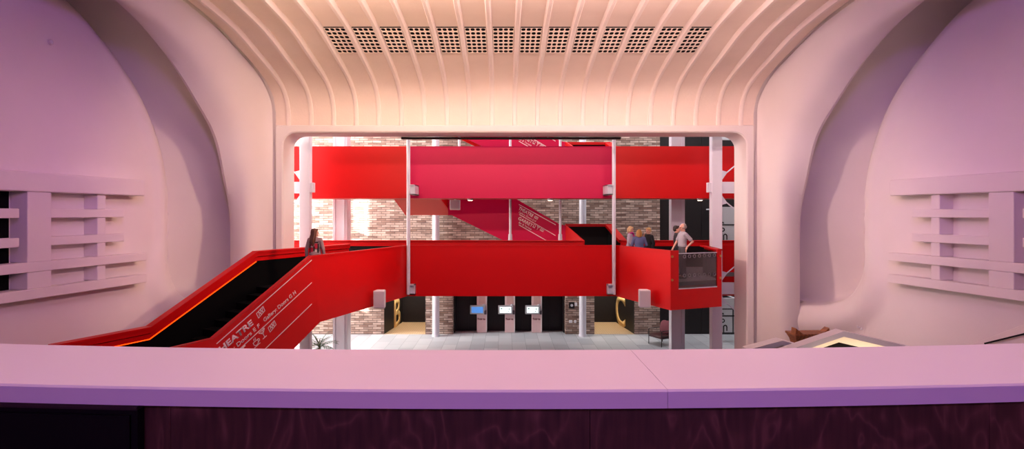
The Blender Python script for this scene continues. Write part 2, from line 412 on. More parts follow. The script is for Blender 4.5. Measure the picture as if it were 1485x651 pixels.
# ================================================================== LOBBY BEHIND THE PROSCENIUM
YB = 26.1
bx = lambda px: PX(px, YB)
mb = MB()
def wallrect(x0, x1, z0, z1): mb.box((x0, YB, z0), (x1, YB+.35, z1))
wallrect(-15, bx(557), -5.7, -2.9); wallrect(bx(617), bx(657), -5.7, -2.9); wallrect(bx(820), bx(862), -5.7, -2.9); wallrect(bx(920), bx(957), -5.7, -2.9)
wallrect(-15, bx(957), -2.9, 9)
struct('wall_lobby_back', mb, 'brick')
mb = MB()
for k in range(6): mb.box((bx(957)+k*1.0, YB+.05, -5.7), (bx(957)+k*1.0+.985, YB+.35, 9))
struct('wall_lobby_cladding', mb, 'blackclad')
# passages B and C and the kiosk recess
mb = MB()
xb0, xb1 = bx(557), bx(617); xl = PX(584, 29.0); 
mb.hexa([(xb0,YB+.02,-5.7),(xl,29,-5.7),(xl-.1,29,-5.7),(xb0-.12,YB+.02,-5.7),(xb0,YB+.02,-2.9),(xl,29,-2.9),(xl-.1,29,-2.9),(xb0-.12,YB+.02,-2.9)])
mb.box((xl-.1,29,-5.7),(xb1+.1,29.1,-2.9)); mb.box((xb1,YB+.35,-5.7),(xb1+.1,29,-2.9)); mb.box((xb0,YB+.35,-2.9),(xb1+.1,29.1,-2.8))
struct('wall_passage_b', mb, 'blackclad')
mb = MB()
xc0, xc1 = bx(862), bx(920); xr = PX(893, 29.0)
mb.hexa([(xc1,YB+.02,-5.7),(xr,29,-5.7),(xr+.1,29,-5.7),(xc1+.12,YB+.02,-5.7),(xc1,YB+.02,-2.9),(xr,29,-2.9),(xr+.1,29,-2.9),(xc1+.12,YB+.02,-2.9)])
mb.box((xc0-.1,29,-5.7),(xr+.1,29.1,-2.9)); mb.box((xc0-.1,YB+.35,-5.7),(xc0,29,-2.9)); mb.box((xc0-.1,YB+.35,-2.9),(xc1,29.1,-2.8))
struct('wall_passage_c', mb, 'blackclad')
mb = MB(); mb.prism([(xb0,YB,-5.72),(xb1,YB,-5.72),(xb1,29,-5.72),(xl,29,-5.72)], (0,0,.03)); struct('floor_passage_b', mb, 'pale_wood')
mb = MB(); mb.prism([(xc0,YB,-5.72),(xc1,YB,-5.72),(xr,29,-5.72),(xc0,29,-5.72)], (0,0,.03)); struct('floor_passage_c', mb, 'pale_wood')
mb = MB(); mb.box((bx(657),YB+.35+.45,-5.7),(bx(820),YB+.9,-2.9)); mb.box((bx(657),YB+.35,-5.7),(bx(657)+.06,YB+.8,-2.9)); mb.box((bx(820)-.06,YB+.35,-5.7),(bx(820),YB+.8,-2.9)); mb.box((bx(657),YB+.35,-2.9),(bx(820),YB+.9,-2.8))
for k in range(1,8): mb.box((bx(657)+k*.66,YB+.78,-5.7),(bx(657)+k*.66+.02,YB+.8,-2.9))
struct('wall_kiosk_recess', mb, 'blackclad')
# lobby flank walls, flank with unseen mullions added to cut sun stripes, ceiling
mb = MB(); mb.box((14.6,19,-5.7),(14.8,27,9)); struct('wall_lobby_right', mb, 'plaster')
mb = MB()
mb.box((-14.0,19,-5.7),(-13.8,27,-2.2)); mb.box((-14.0,19,4.4),(-13.8,27,9)); mb.box((-14,19,-2.2),(-13.8,20.6,4.4)); mb.box((-14,25.6,-2.2),(-13.8,27,4.4))
for y in (21.3,22.05,22.85,23.6,24.35,25.05): mb.box((-14,y,-2.2),(-13.8,y+.50+.08*math.sin(y*7),4.4))  # out of view, spaced to throw sun stripes on the brick
mb.box((-14,20.6,1.2),(-13.8,25.6,1.5))
struct('wall_lobby_left', mb, 'white')
mb = MB(); mb.box((-15,19,8.2),(15,27,8.4)); struct('ceiling_lobby', mb, 'white')

def letter_on(txt, pa, pb, cap, name, label):
    me = text_mesh(txt, pa, pb, (0,0,1), cap, .02, .03)
    return tag(obj(name, me, 'gold'), label, 'letter')
d = (Vector((xl,29,0))-Vector((xb0,YB,0))).normalized(); o0 = Vector((xb0,YB,0))
nB = d.cross(Vector((0,0,1)))
pa, pb = o0+d*1.45, o0+d*2.45
off = Vector((d.y,-d.x,0))*.006
letter_on('B', Vector((pa.x,pa.y,-5.68))+off, Vector((pb.x,pb.y,-5.68))+off, 1.42, 'door_letter', 'tall pale gold letter B on the dark passage wall by the brick')
d2 = (Vector((xr,29,0))-Vector((xc1,YB,0))).normalized(); o1 = Vector((xc1,YB,0))
pa, pb = o1+d2*2.85, o1+d2*1.3
off = Vector((-d2.y,d2.x,0))*.006
letter_on('C', Vector((pa.x,pa.y,-5.66))+off, Vector((pb.x,pb.y,-5.66))+off, 1.5, 'door_letter', 'tall pale gold letter C on the dark passage wall near the armchair')

# round and square columns
def round_col(px, label):
    c = Vector((PX(px, 25.7), 25.7, -5.7)); t = thing('round_column', c, label, 'column', 'round white lobby columns', kind='thing')
    obj('shaft', MB().tube([c, c+Vector((0,0,13.9))], .165, 24), 'steel', t, 'auto'); obj('base_collar', MB().tube([c, c+Vector((0,0,.08))], .185, 24), 'steel', t, 'auto')
round_col(632, 'round white column in front of the brick pier beside passage B'); round_col(845, 'round white column in front of the brick pier with the call boxes')
def square_col(px, w, label):
    y = 21.95+.55; c = Vector((PX(px, y), y, -5.7)); t = thing('square_column', c, label, 'column', 'square white lobby columns', kind='thing')
    h = w/2
    obj('shaft', MB().box((c.x-h,y-h,-5.7),(c.x+h,y+h,8.2)).bevel(.015), 'steel', t)
    obj('edge_flange', MB().box((c.x-h-.05,y-h-.03,-5.7),(c.x-h+.04,y-h+.0,8.2)), 'steel', t)
    obj('edge_flange', MB().box((c.x+h-.14,y-h-.03,-5.7),(c.x+h-.10,y-h+.0,8.2)), 'steel', t)
square_col(497, .52, 'square white steel column rising behind the girl and palm'); square_col(981.5, .5, 'square white steel column rising behind the viewing box')

# ================================================================== STEEL COLUMNS AT THE OPENING
def steel_column(pxc, s, label):
    y = 19.42; x = PX(pxc, y); c = Vector((x, y, -5.7)); t = thing('steel_column', c, label, 'column', 'tall white steel columns at the opening', kind='thing')
    obj('shaft', MB().box((x-.18,y-.14,-5.7),(x+.18,y+.14,8.0)).bevel(.02), 'steel', t)
    for z in (PZ(272, y), PZ(418, y)):
        obj('side_beam', MB().box((min(x+s*.17,x+s*2.5),y-.05,z-.2),(max(x+s*.17,x+s*2.5),y+.1,z+.2)), 'steel', t)
        if z > 0: obj('bracket', MB().box((min(x-s*.17,x-s*.3),y-.1,z-.17),(max(x-s*.17,x-s*.3),y+.1,z+.17)).bevel(.01), 'steel', t)
        for v in (-1, 1):
            br = obj('brace', MB().tube([(x+s*.19,y+.02,z+v*.36),(x+s*.9,y+.02,z+v*.95)], .022, 8), 'steel', t)
            obj('gusset', MB().prism([(x+s*.17,y,z+v*.2),(x+s*.17,y,z+v*.62),(x+s*.42,y,z+v*.55)], (0,.03,0)), 'steel', t)
steel_column(443.5, -1, 'tall white steel column standing close behind the girl with long hair'); steel_column(1038, 1, 'tall white steel column standing beside the glass fronted viewing box')

# ================================================================== BRIDGES AND STAIRS
RZ, FZ, BZ = -1.12, -2.1, -2.94       # rail top, deck, fascia bottom
Y0, Y1 = 19.7, 21.9
def flat(p, z): return Vector((p.x, p.y, z))
def panel(name, top, bot, out, m, parent, th=.05, off=0.0):
    out = Vector(out).normalized()
    pts = [Vector(p)+out*off for p in top]+[Vector(p)+out*off for p in bot[::-1]]
    return obj(name, MB().prism(pts, -out*th), m, parent)
def rail_cap(name, line, out, m, parent, w=.16, h=.05):
    out = Vector(out).normalized(); rows = []
    for p in line:
        p = Vector(p); rows.append([p+out*.02-Vector((0,0,h)), p+out*.02, p-out*w, p-out*w-Vector((0,0,h)), p+out*.02-Vector((0,0,h))])
    mb = MB().grid(rows)
    return obj(name, mb, m, parent)

hl = P(591, 355.5, Y0); hr = P(893, 355.5, Y0)
HL, HR = Vector((hl.x, Y0, 0)), Vector((hr.x, Y0, 0))
# --- lower bridge
br = thing('footbridge', ((HL.x+HR.x)/2, Y0+1.1, BZ), 'lower red footbridge crossing the opening above the ticket machines', 'footbridge', 'red footbridges')
obj('front_panel', MB().box((HL.x+.035,Y0,BZ),(HR.x-.035,Y0+.06,RZ)), 'red', br)
obj('inner_lining', MB().box((HL.x+.035,Y0+.062,FZ),(HR.x-.035,Y0+.10,RZ-.06)), 'black', br)
rail_cap('front_rail', [(HL.x+.035,Y0,RZ),(HR.x-.035,Y0,RZ)], (0,-1,0), 'red', br, .14)
obj('deck', MB().box((-9.8,Y0+.12,FZ-.15),(9.8,Y1-.1,FZ)), 'greyfloor', br)
obj('soffit', MB().box((-9.8,Y0+.07,BZ),(9.8,Y1,BZ+.05)), 'redsoft', br)
xC0, xC1 = PX(846, Y1), PX(900, Y1)
for a, b in ((-9.8, xC0), (xC1, 9.8)):
    obj('back_panel', MB().box((a,Y1,BZ),(b,Y1+.06,RZ+.02)), 'red', br)
    obj('back_lining', MB().box((a,Y1-.04,FZ),(b,Y1-.002,RZ-.16)), 'black', br)
    obj('back_coaming', MB().box((a,Y1-.05,RZ-.16),(b,Y1-.001,RZ+.0)), 'red', br)
    obj('back_rail', MB().box((a,Y1-.10,RZ+.02),(b,Y1+.08,RZ+.07)).bevel(.015), 'red', br)
# stretches seen beyond the steel columns
for a, b in ((-9.8,PX(437,Y0+.3)),(PX(1046,Y0+.3),9.8)):
    obj('outer_panel', MB().box((a,Y0+.15,BZ),(b,Y0+.21,RZ)), 'red', br)

# --- approach and staircase at the left
K = P(452, 371, 14.7); K.z = 0; Fk = P(370, 366.5, 15.9); Fk.z = 0
N1 = P(310, 491, 12.0); F1 = P(215, 476, 13.05)
zl = (N1.z+F1.z)/2; N1 = flat(N1, 0); F1 = flat(F1, 0)
dN = (N1-K).normalized(); dF = (F1-Fk).normalized()
N2, F2 = N1+dN*2.3, F1+dF*2.0
outN = Vector((-(K-HL).y, (K-HL).x, 0)).normalized(); outN = outN if outN.x > 0 else -outN
outS = Vector((-dN.y, dN.x, 0)); outS = outS if outS.x > 0 else -outS
drop = RZ-BZ
Kb, N1b = K-dN*.32, N1-dN*.32
st = thing('staircase', (N1.x, N1.y, -5.7), 'red staircase with white lettering coming down from the lower footbridge', 'staircase', 'red staircases')
# outer near panel, made as two planes that meet at the kink
panel('approach_panel', [flat(HL,RZ), flat(K,RZ)], [flat(HL,BZ), flat(Kb,BZ)], outN, 'red', st)
panel('flight_panel', [flat(K,RZ), flat(N1,zl), flat(N2,zl)], [flat(Kb,BZ), flat(N1b,zl-drop), flat(N2,zl-drop)], outS, 'red', st)
panel('approach_lining', [flat(HL,RZ-.05), flat(K,RZ-.05)], [flat(HL,FZ), flat(K,FZ)], outN, 'black', st, .03, -.06)
panel('flight_lining', [flat(K,RZ-.05), flat(N1,zl-.05), flat(N2,zl-.05)], [flat(K,FZ), flat(N1,zl-.98), flat(N2,zl-.98)], outS, 'black', st, .03, -.06)
rail_cap('near_rail', [flat(HL,RZ), flat(K,RZ), flat(N1,zl), flat(N2,zl)], outS, 'red', st, .13)
# far panel: black inside, red coaming with a groove and an amber strip under it
Hf = Vector((PX(476, Y1), Y1-.02, 0)); Hf = Fk + (Fk-F1).normalized()*((Y0-.08-Fk.y)/((Fk-F1).normalized().y))
outF = -outS
farline = [flat(Hf,RZ), flat(Fk,RZ), flat(F1,zl), flat(F2,zl)]
def shift(line, dz, off=0): return [p+Vector((0,0,dz))+outF*off for p in line]
def strip(name, z0, z1, o0_, o1_, m, line=farline):
    rows = []
    for p in line:
        rows.append([p+Vector((0,0,z0))+outF*o0_, p+Vector((0,0,z1))+outF*o0_, p+Vector((0,0,z1))+outF*o1_, p+Vector((0,0,z0))+outF*o1_, p+Vector((0,0,z0))+outF*o0_])
    return obj(name, MB().grid(rows), m, st)
strip('far_panel', -drop, 0, .0, .06, 'red')
strip('far_lining', -drop-.01, -.24, -.035, -.003, 'dark')
strip('far_coaming', -.235, -.125, -.05, -.003, 'red')
strip('far_coaming', -.10, .0, -.09, -.003, 'red')
strip('far_rail', .0, .05, -.12, .10, 'red')
strip('amber_strip', -.262, -.244, -.055, -.036, 'led', farline[1:])
# deck, steps, soffit
def cross(p, q, z): return [flat(p, z)-outS*.1, flat(q, z)-outF*.1]
e1 = N1; 
obj('approach_deck', MB().prism([flat(K,FZ-.15)-outS*.12, flat(Fk,FZ-.15)+outS*.06, flat(Hf,FZ-.15)+outS*.06, Vector((HL.x-.12,Y0+.06,FZ-.15))], (0,0,.15)), 'dark', st)
nst = 9; mb = MB()
for k in range(nst):
    t0, t1 = k/nst, (k+1)/nst; z = FZ+(zl-RZ)*(k+1)/nst
    a, b, c, d_ = K.lerp(N1,t0)-outS*.12, K.lerp(N1,t1)-outS*.12, Fk.lerp(F1,t1)+outS*.06, Fk.lerp(F1,t0)+outS*.06
    mb.prism([flat(a,z-.25),flat(b,z-.25),flat(c,z-.25),flat(d_,z-.25)], (0,0,.25))
obj('steps', mb, 'dark', st)
obj('landing', MB().prism([flat(N1-outS*.12,zl-1.15),flat(N2-outS*.12,zl-1.15),flat(F2+outS*.06,zl-1.15),flat(F1+outS*.06,zl-1.15)], (0,0,.16)), 'black', st)
obj('soffit', MB().prism([flat(HL,BZ)-outS*.06, flat(Kb,BZ)-outS*.06, flat(Fk,BZ)+outS*.03, flat(Hf,BZ)+outS*.03], (0,0,.05)), 'redsoft', st)
obj('plinth', MB().prism([flat(N1+dN*.4-outS*.3,-5.7),flat(N2-outS*.3,-5.7),flat(F2+outS*.3,-5.7),flat(F1+dF*.4+outS*.3,-5.7)], (0,0,5.7+zl-1.15)), 'black', st)
# lettering on the near flight panel
p0 = flat(K, RZ)+outS*.003
def q(px, py): return on_plane(px, py, p0, outS)
upv = Vector((0,0,1)); sl = (flat(K,RZ)-flat(N1,zl)).normalized()
upin = (upv - sl*upv.dot(sl)).normalized()
cp = (q(452,390)-q(452,400)).length/10
def tl(name, txt, pxe, L, cap, bold):
    e = q(*pxe); obj(name, text_mesh(txt, e-sl*L, e, upin, cap, bold, .004), 'print', st)
mpp = (q(400,460)-q(410,460-8.5)).length/math.hypot(10,8.5)
tl('lettering', 'THEATRE', (367.5,470), 63*mpp, 7.6*mpp, .032)
tl('lettering', 'Circle: Doors E F', (377.5,473.5), 67*mpp, 5.2*mpp, .012)
tl('lettering', 'Gallery: Doors G H', (429.5,425.5), 62*mpp, 5.2*mpp, .012)
tl('lettering', 'GARRET', (359,507), 56*mpp, 7.6*mpp, .032)
for (a, b) in (((314,498.5),(452,377)), ((340,513),(452,409.7)), ((372,518),(452,440.7))):
    A, B = q(*a), q(*b); t = (B-A).normalized(); s_ = outS.cross(t).normalized()*.55*mpp
    obj('rule_line', MB().prism([A-s_, B-s_, B+s_, A+s_], outS*.004), 'print', st)
def icon(kind, px, py, sz):
    o = q(px, py); mb = MB(); w = .9*mpp; u = mpp*sz
    if kind == 'ticket':
        strokes(mb, [[(-.5*u,-.28*u),(-.5*u,.28*u),(.5*u,.42*u),(.5*u,-.1*u),(-.5*u,-.28*u)], [(-.3*u,-.1*u),(-.2*u,.25*u),(-.05*u,-.1*u),(.1*u,.3*u),(.2*u,-.05*u),(.35*u,.3*u)]], w, o, sl, upin, .004)
    elif kind == 'cup':
        strokes(mb, [arc2(0,0,.32*u,150,390), [(-.32*u,.16*u),(.3*u,.16*u)], arc2(.38*u,0,.14*u,-100,120), [(-.12*u,.3*u),(-.05*u,.5*u)], [(.08*u,.3*u),(.15*u,.5*u)], [(-.4*u,-.4*u),(.4*u,-.4*u)]], w, o, sl, upin, .004)
    else:
        strokes(mb, [[(-.4*u,.4*u),(.4*u,.4*u),(0,0),(-.4*u,.4*u)], [(0,0),(0,-.45*u)], [(-.25*u,-.45*u),(.25*u,-.45*u)], [(-.2*u,.2*u),(.2*u,.2*u)], [(.1*u,.3*u),(.35*u,.6*u)]], w, o, sl, upin, .004)
    obj(kind+'_symbol', mb, 'print', st)
icon('ticket',378.5,453.5,12.5); icon('cup',371,496.5,12); icon('cocktail',381.5,484,12.5); icon('ticket',395,474,12.5)

# --- viewing box at the right
C1 = P(972.5, 363, 16.8); C1 = flat(C1, 0); C2 = flat(P(1046.5, 359, 17.5), 0); C3 = Vector((6.86, Y0+.05, 0))
vb = thing('viewing_box', ((C1.x+C2.x)/2, C1.y+1, BZ), 'red viewing box with a glass front jutting from the lower footbridge', 'balcony')
o1_ = Vector((-(C1-HR).y, (C1-HR).x, 0)).normalized(); o1_ = o1_ if o1_.x < 0 else -o1_
o2_ = Vector(((C2-C1).y, -(C2-C1).x, 0)).normalized(); o3_ = Vector((1, -.1, 0))
panel('side_panel', [flat(HR,RZ), flat(C1,RZ)], [flat(HR,BZ), flat(C1,BZ)], o1_, 'red', vb)
C1b = C1.lerp(HR, .06)
panel('side_lining', [flat(HR,RZ-.05), flat(C1b,RZ-.05)], [flat(HR,FZ), flat(C1b,FZ)], o1_, 'black', vb, .03, -.06)
panel('side_panel', [flat(C2,RZ), flat(C3,RZ)], [flat(C2,BZ), flat(C3,BZ)], o3_, 'red', vb)
panel('side_lining', [flat(C2,RZ-.14), flat(C3,RZ-.14)], [flat(C2,FZ), flat(C3,FZ)], o3_, 'black', vb, .03, -.06)
rail_cap('side_rail', [flat(HR,RZ), flat(C1,RZ)], o1_, 'red', vb, .12)
rail_cap('side_rail', [flat(C2,RZ), flat(C3,RZ)], o3_, 'red', vb, .2)
fx = (C2-C1).normalized(); LF = (C2-C1).length
zt, zb_ = RZ-.09, FZ-.22
def fr(u0, u1, z0, z1, name, m, th=.06, off=0):
    a, b = C1+fx*u0-o2_*off*-1, C1+fx*u1+o2_*off
    return obj(name, MB().prism([flat(a,z0),flat(b,z0),flat(b,z1),flat(a,z1)], -o2_*th), m, vb)
fr(0, .30, zb_, zt+.09, 'front_post', 'red'); fr(LF-.17, LF, zb_, zt+.09, 'front_post', 'red'); fr(0, LF, BZ, zb_, 'front_panel', 'red'); 
fr(.30, LF-.17, zt-.02, zt+.0, 'glass_trim', 'steel', .03, -.01)
fr(.30, LF-.17, zb_, zb_+.03, 'glass_trim', 'steel', .03, -.005)
gl = fr(.30, LF-.17, zb_+.03, zt-.02, 'glass_pane', 'glass', .015, -.02)
for py in (372, 399.5):
    for k in range(7):
        px = 992.5+k*(1036-992.5)/6; c = on_plane(px, py-(k*.35), C1+o2_*.0, o2_)
        m_ = MB().disc_ring(c, fx, Vector((0,0,1)), .036, .058, .008, 14); obj('etched_ring', m_, mat('etched glass',(128,122,126),.6), vb)
for (u, py) in ((.05,372),(.05,406),(LF-.06,371),(LF-.06,403)):
    c = C1+fx*u; z = PZ(py, c.y); obj('bolt', MB().tube([flat(c,z)+o2_*.0, flat(c,z)+o2_*.03], .035, 12), 'brass', vb, 'auto')
obj('deck', MB().prism([flat(HR,FZ-.12)+Vector((.1,.1,0)), flat(C1,FZ-.12)+Vector((.09,.09,0)), flat(C2,FZ-.12)+Vector((-.1,.08,0)), flat(C3,FZ-.12)-Vector((.1,0,0))], (0,0,.12)), 'greyfloor', vb)
obj('soffit', MB().prism([flat(HR,BZ)+Vector((.06,.06,0)), flat(C1,BZ)+Vector((.06,.06,0)), flat(C2,BZ)+Vector((-.06,.08,0)), flat(C3,BZ)-Vector((.06,0,0))], (0,0,.05)), 'redsoft', vb)

# --- upper bridge
YU, YV = 20.4, 22.0
uz0, uz1, uz2 = PZ(287.5,YU), PZ(241,YU), PZ(212,YU)
ub = thing('footbridge', (0, YU+.8, uz0), 'upper red footbridge with a crimson middle stretch spanning the opening', 'footbridge', 'red footbridges')
for a, b, m_ in ((-9.8,PX(592,YU),'red'),(PX(592,YU),PX(888,YU),'crimson'),(PX(888,YU),9.8,'red')):
    obj('front_panel', MB().box((a,YU,uz0),(b-.008,YU+.06,uz2)), m_, ub)
obj('soffit', MB().box((-9.8,YU+.07,uz0),(9.8,YV-.01,uz0+.06)), 'redsoft', ub)
obj('back_panel', MB().box((-9.8,YV,uz0),(9.8,YV+.06,uz2-.05)), 'red', ub)
obj('deck', MB().box((-9.8,YU+.07,uz0+.7),(9.8,YV-.01,uz0+.84)), 'greyfloor', ub)
for px, w in ((682,'between the speaker and the slim pole'),(798,'beside the second slim pole'),(1015,'near the steel column by the viewing box')):
    c = Vector((PX(px, 21.0), 21.0, uz0-.002)); t = thing('downlight', c-Vector((0,0,.07)), 'small lit downlight under the upper footbridge '+w, 'downlight', 'downlights under the upper footbridge')
    obj('housing', MB().tube([c-Vector((0,0,.06)), c], [.10,.11], 16), 'white', t, 'auto'); obj('lens', MB().tube([c-Vector((0,0,.07)), c-Vector((0,0,.062))], .085, 16), 'lamp', t)

# hanger rods with shoe brackets
def hanger(px, s, label):
    y = Y0-.14; x = PX(px, y); zt_, zb2 = 2.6, PZ(427, y); c = Vector((x, y, zb2)); t = thing('hanger_rod', c, label, 'hanger rod', 'white hanger rods holding the footbridges')
    obj('rod', MB().tube([(x,y,zb2),(x,y,2.62)], .065, 16), 'steel', t, 'auto')
    for z, ye in ((PZ(275,y), YU-.005), (PZ(419.5,y), Y0-.004)):
        b = MB(); x0, x1 = sorted((x+s*.05, x+s*.24))
        b.box((x0,y-.07,z-.18),(x1,y-.03,z-.15)); b.box((x0,y-.07,z+.15),(x1,ye,z+.18)); b.box((x0,y-.07,z-.18),(x1,ye,z-.15))
        xe0, xe1 = sorted((x+s*.21, x+s*.24)); b.box((xe0,y-.07,z-.18),(xe1,ye,z+.18)); b.box((x0,y+.05,z-.15),(x1,y+.08,z+.15))
        obj('bracket', b, 'steel', t)
hanger(592.3, 1, 'slim white hanger rod by the staircase end of the footbridge'); hanger(890.3, -1, 'slim white hanger rod by the viewing box end of the footbridge')
# slim poles standing on the back rail
for px, w in ((740,'in front of the crimson staircase'),(812.5,'at the foot of the crimson staircase')):
    y = Y1+.03; x = PX(px,y); c = Vector((x,y,RZ+.07)); t = thing('slim_pole', c, 'slim white pole standing on the back rail '+w, 'pole', 'slim poles between the footbridges')
    obj('rod', MB().tube([c,(x,y,uz0)], .05, 14), 'steel', t, 'auto'); obj('sleeve', MB().tube([c,c+Vector((0,0,.24))], [.085,.075], 14), 'steel', t, 'auto')
for px, w in ((666,'beside the steep red stair edge'),(740,'in front of the lettered stair'),(812.5,'where the stair lettering ends')):
    y = YV+.03; x = PX(px,y); c = Vector((x,y,uz2-.048)); t = thing('slim_pole', c, 'slim white pole above the upper footbridge '+w, 'pole', 'slim poles above the upper footbridge')
    obj('rod', MB().tube([c,(x,y,8.2)], .05, 14), 'steel', t, 'auto'); obj('sleeve', MB().tube([c,c+Vector((0,0,.24))], [.085,.075], 14), 'steel', t, 'auto')

# --- rear staircases: sloping flight from the bridge, lettered crossing flight, short flight to the deck
def rear_stairs(dz, label, dy=0.0):
    Z = Vector((0,dy,dz)); D = 23.0
    t = thing('staircase', Vector((-1, D, -.9))+Z, label, 'staircase', 'red staircases')
    # flight rising towards the upper bridge: soft underside
    ya = 22.08; a0, a1 = PX(573,22), PX(637,22); b0, b1 = PX(590,24), PX(655,24); z0, z1 = PZ(289,22), PZ(312,24)
    obj('sloping_soffit', MB().hexa([Vector(p)+Z for p in [(a0,ya,z0),(a1,ya,z0),(b1,24,z1),(b0,24,z1),(a0,ya,z0+.2),(a1,ya,z0+.2),(b1,24,z1+.2),(b0,24,z1+.2)]]), 'redsoft', t)
    obj('side_panel', MB().prism([Vector(p)+Z for p in [(a1,ya,z0),(b1,24,z1),(b1,24,z1+1.75),(a1,ya,z0+1.75)]], (.06,0,0)), 'red', t)
    obj('side_panel', MB().prism([Vector(p)+Z for p in [(a0,ya,z0),(b0,24,z1),(b0,24,z1+1.75),(a0,ya,z0+1.75)]], (-.06,0,0)), 'red', t)
    xL = PX(655,D); xR = PX(822,D)
    zt1 = lambda px: PZ(292+(px-755)*.579, D); zb1 = lambda px: PZ(312+(px-655)*.49, D)
    poly = [(xL,D,zb1(655)),(PX(737,D),D,zb1(737)-.0),(xR,D,zb1(737)-.25),(xR,D,PZ(327,D)),(PX(813,D),D,PZ(326,D)),(PX(700,D),D,zt1(700)),(xL-.15,D,zt1(700)),(xL-.15,D,zb1(655))]
    obj('crossing_panel', MB().prism([Vector(p)+Z for p in poly], (0,.06,0)), 'crimson', t)
    obj('crossing_back', MB().prism([Vector(p)+Z+Vector((0,1.55,0)) for p in poly], (0,.06,0)), 'red', t)
    obj('crossing_deck', MB().hexa([Vector(p)+Z for p in [(xL,D+.07,zb1(655)+.7),(xR,D+.07,zb1(737)+.55),(xR,D+1.5,zb1(737)+.55),(xL,D+1.5,zb1(655)+.7),(xL,D+.07,zb1(655)+.85),(xR,D+.07,zb1(737)+.7),(xR,D+1.5,zb1(737)+.7),(xL,D+1.5,zb1(655)+.85)]]), 'black', t)
    # short flight towards the bridge deck
    rz = PZ(327, D); n0, n1 = Vector((PX(822,D),D,0)), Vector((PX(848,Y1+.05),Y1+.08,0)); f0, f1 = Vector((PX(882,D+.6),D+.6,0)), Vector((PX(903,Y1+.05),Y1+.08,0))
    e = Vector((0,0,1))
    obj('flight_panel', MB().prism([n0+e*rz+Z, n1+e*(RZ+.05)+Z, n1+e*(BZ)+Z, n0+e*(rz-1.9)+Z], (-.05,0,0)), 'red', t)
    obj('flight_lining', MB().prism([f0+e*(rz-.08)+Z, f1+e*(RZ-.05)+Z, f1+e*FZ+Z, f0+e*(rz-1.9)+Z], (-.03,0,0)), 'black', t)
    obj('flight_panel', MB().prism([f0+e*(rz+.05)+Z, f1+e*(RZ+.08)+Z, f1+e*BZ+Z, f0+e*(rz-1.9)+Z], (.06,0,0)), 'red', t)
    obj('flight_rail', MB().grid([[f0+e*(rz+.06)+Z+Vector((a,0,b)) for a, b in ((-.14,-.12),(-.14,.0),(.16,.0),(.16,-.12),(-.14,-.12))], [f1+e*(RZ+.08)+Z+Vector((a,0,b)) for a, b in ((-.14,-.12),(-.14,.0),(.16,.0),(.16,-.12),(-.14,-.12))]]), 'red', t)
    obj('landing_back', MB().prism([n0+e*rz+Z+Vector((0,.62,0)), f0+e*rz+Z, f0+e*(rz-1.9)+Z, n0+e*(rz-1.9)+Z+Vector((0,.62,0))], (0,.06,0)), 'black', t)
    obj('landing_rail', MB().hexa([n0+Z+e*(rz-.06)+Vector((0,.5,0)), f0+Z+e*(rz-.06)+Vector((.1,-.1,0)), f0+Z+e*(rz-.06)+Vector((.1,.1,0)), n0+Z+e*(rz-.06)+Vector((0,.72,0)), n0+Z+e*(rz+.06)+Vector((0,.5,0)), f0+Z+e*(rz+.06)+Vector((.1,-.1,0)), f0+Z+e*(rz+.06)+Vector((.1,.1,0)), n0+Z+e*(rz+.06)+Vector((0,.72,0))]), 'red', t)
    obj('flight_deck', MB().prism([n0+e*(rz-.98)+Z, n1+e*(FZ)+Z, f1+e*FZ+Z, f0+e*(rz-.98)+Z], (0,0,-.12)), 'black', t)
    # lettering
    pl = Vector((0,D-.004,0)); nn = Vector((0,-1,0)); sl2 = (Vector((1,0,-.56))).normalized(); up2 = Vector((.56,0,1)).normalized()
    q2 = lambda px, py: on_plane(px, py, pl, nn)
    u = D/F
    for a, b in (((752.5,296.5),(806,326)), ((753,311),(805.5,341.5)), ((752.5,326),(798,352))):
        A, B = q2(*a)+Z, q2(*b)+Z; s_ = Vector((0,0,.6*u)); obj('rule_line', MB().prism([A-s_,B-s_,B+s_,A+s_], (0,-.004,0)), 'print', t)
    for txt, s0, L, cap, bd in (('THEATRE',(751.5,303.5),23.5,4.6,.02),('Gallery: Doors G H',(752,308.5),28,2.7,.006),('GARRET',(751,318),23,4.6,.02),('Bar & Terrace',(752,323.5),21,2.7,.006)):
        A = q2(*s0)+Z; obj('lettering', text_mesh(txt, A, A+sl2*L*u, up2, cap*u, bd, .004), 'print', t)
    for k, (px, py) in enumerate(((777.5,315.5),(775,327.5),(780,330.5),(786,333.5))):
        o = q2(px,py)+Z; w = .7*u; s = 5*u; mb = MB()
        if k == 1: strokes(mb, [arc2(0,0,.35*s,0,360), [(-.4*s,-.5*s),(.4*s,-.5*s)]], w, o, sl2, up2, .004)
        elif k == 2: strokes(mb, [[(-.4*s,.4*s),(.4*s,.4*s),(0,0),(-.4*s,.4*s)], [(0,0),(0,-.5*s)]], w, o, sl2, up2, .004)
        else: strokes(mb, [[(-.5*s,-.3*s),(-.5*s,.3*s),(.5*s,.3*s),(.5*s,-.3*s),(-.5*s,-.3*s)], [(-.2*s,-.3*s),(-.1*s,.3*s)], [(.1*s,-.3*s),(.2*s,.3*s)]], w, o, sl2, up2, .004)
        obj(('ticket','cup','cocktail','ticket')[k]+'_symbol', mb, 'print', t)
    return t
rear_stairs(0, 'crimson lettered staircase descending behind the lower footbridge')
rear_stairs(PZ(203,23)-PZ(325,23), 'bright red staircase glimpsed above the upper footbridge', .14)

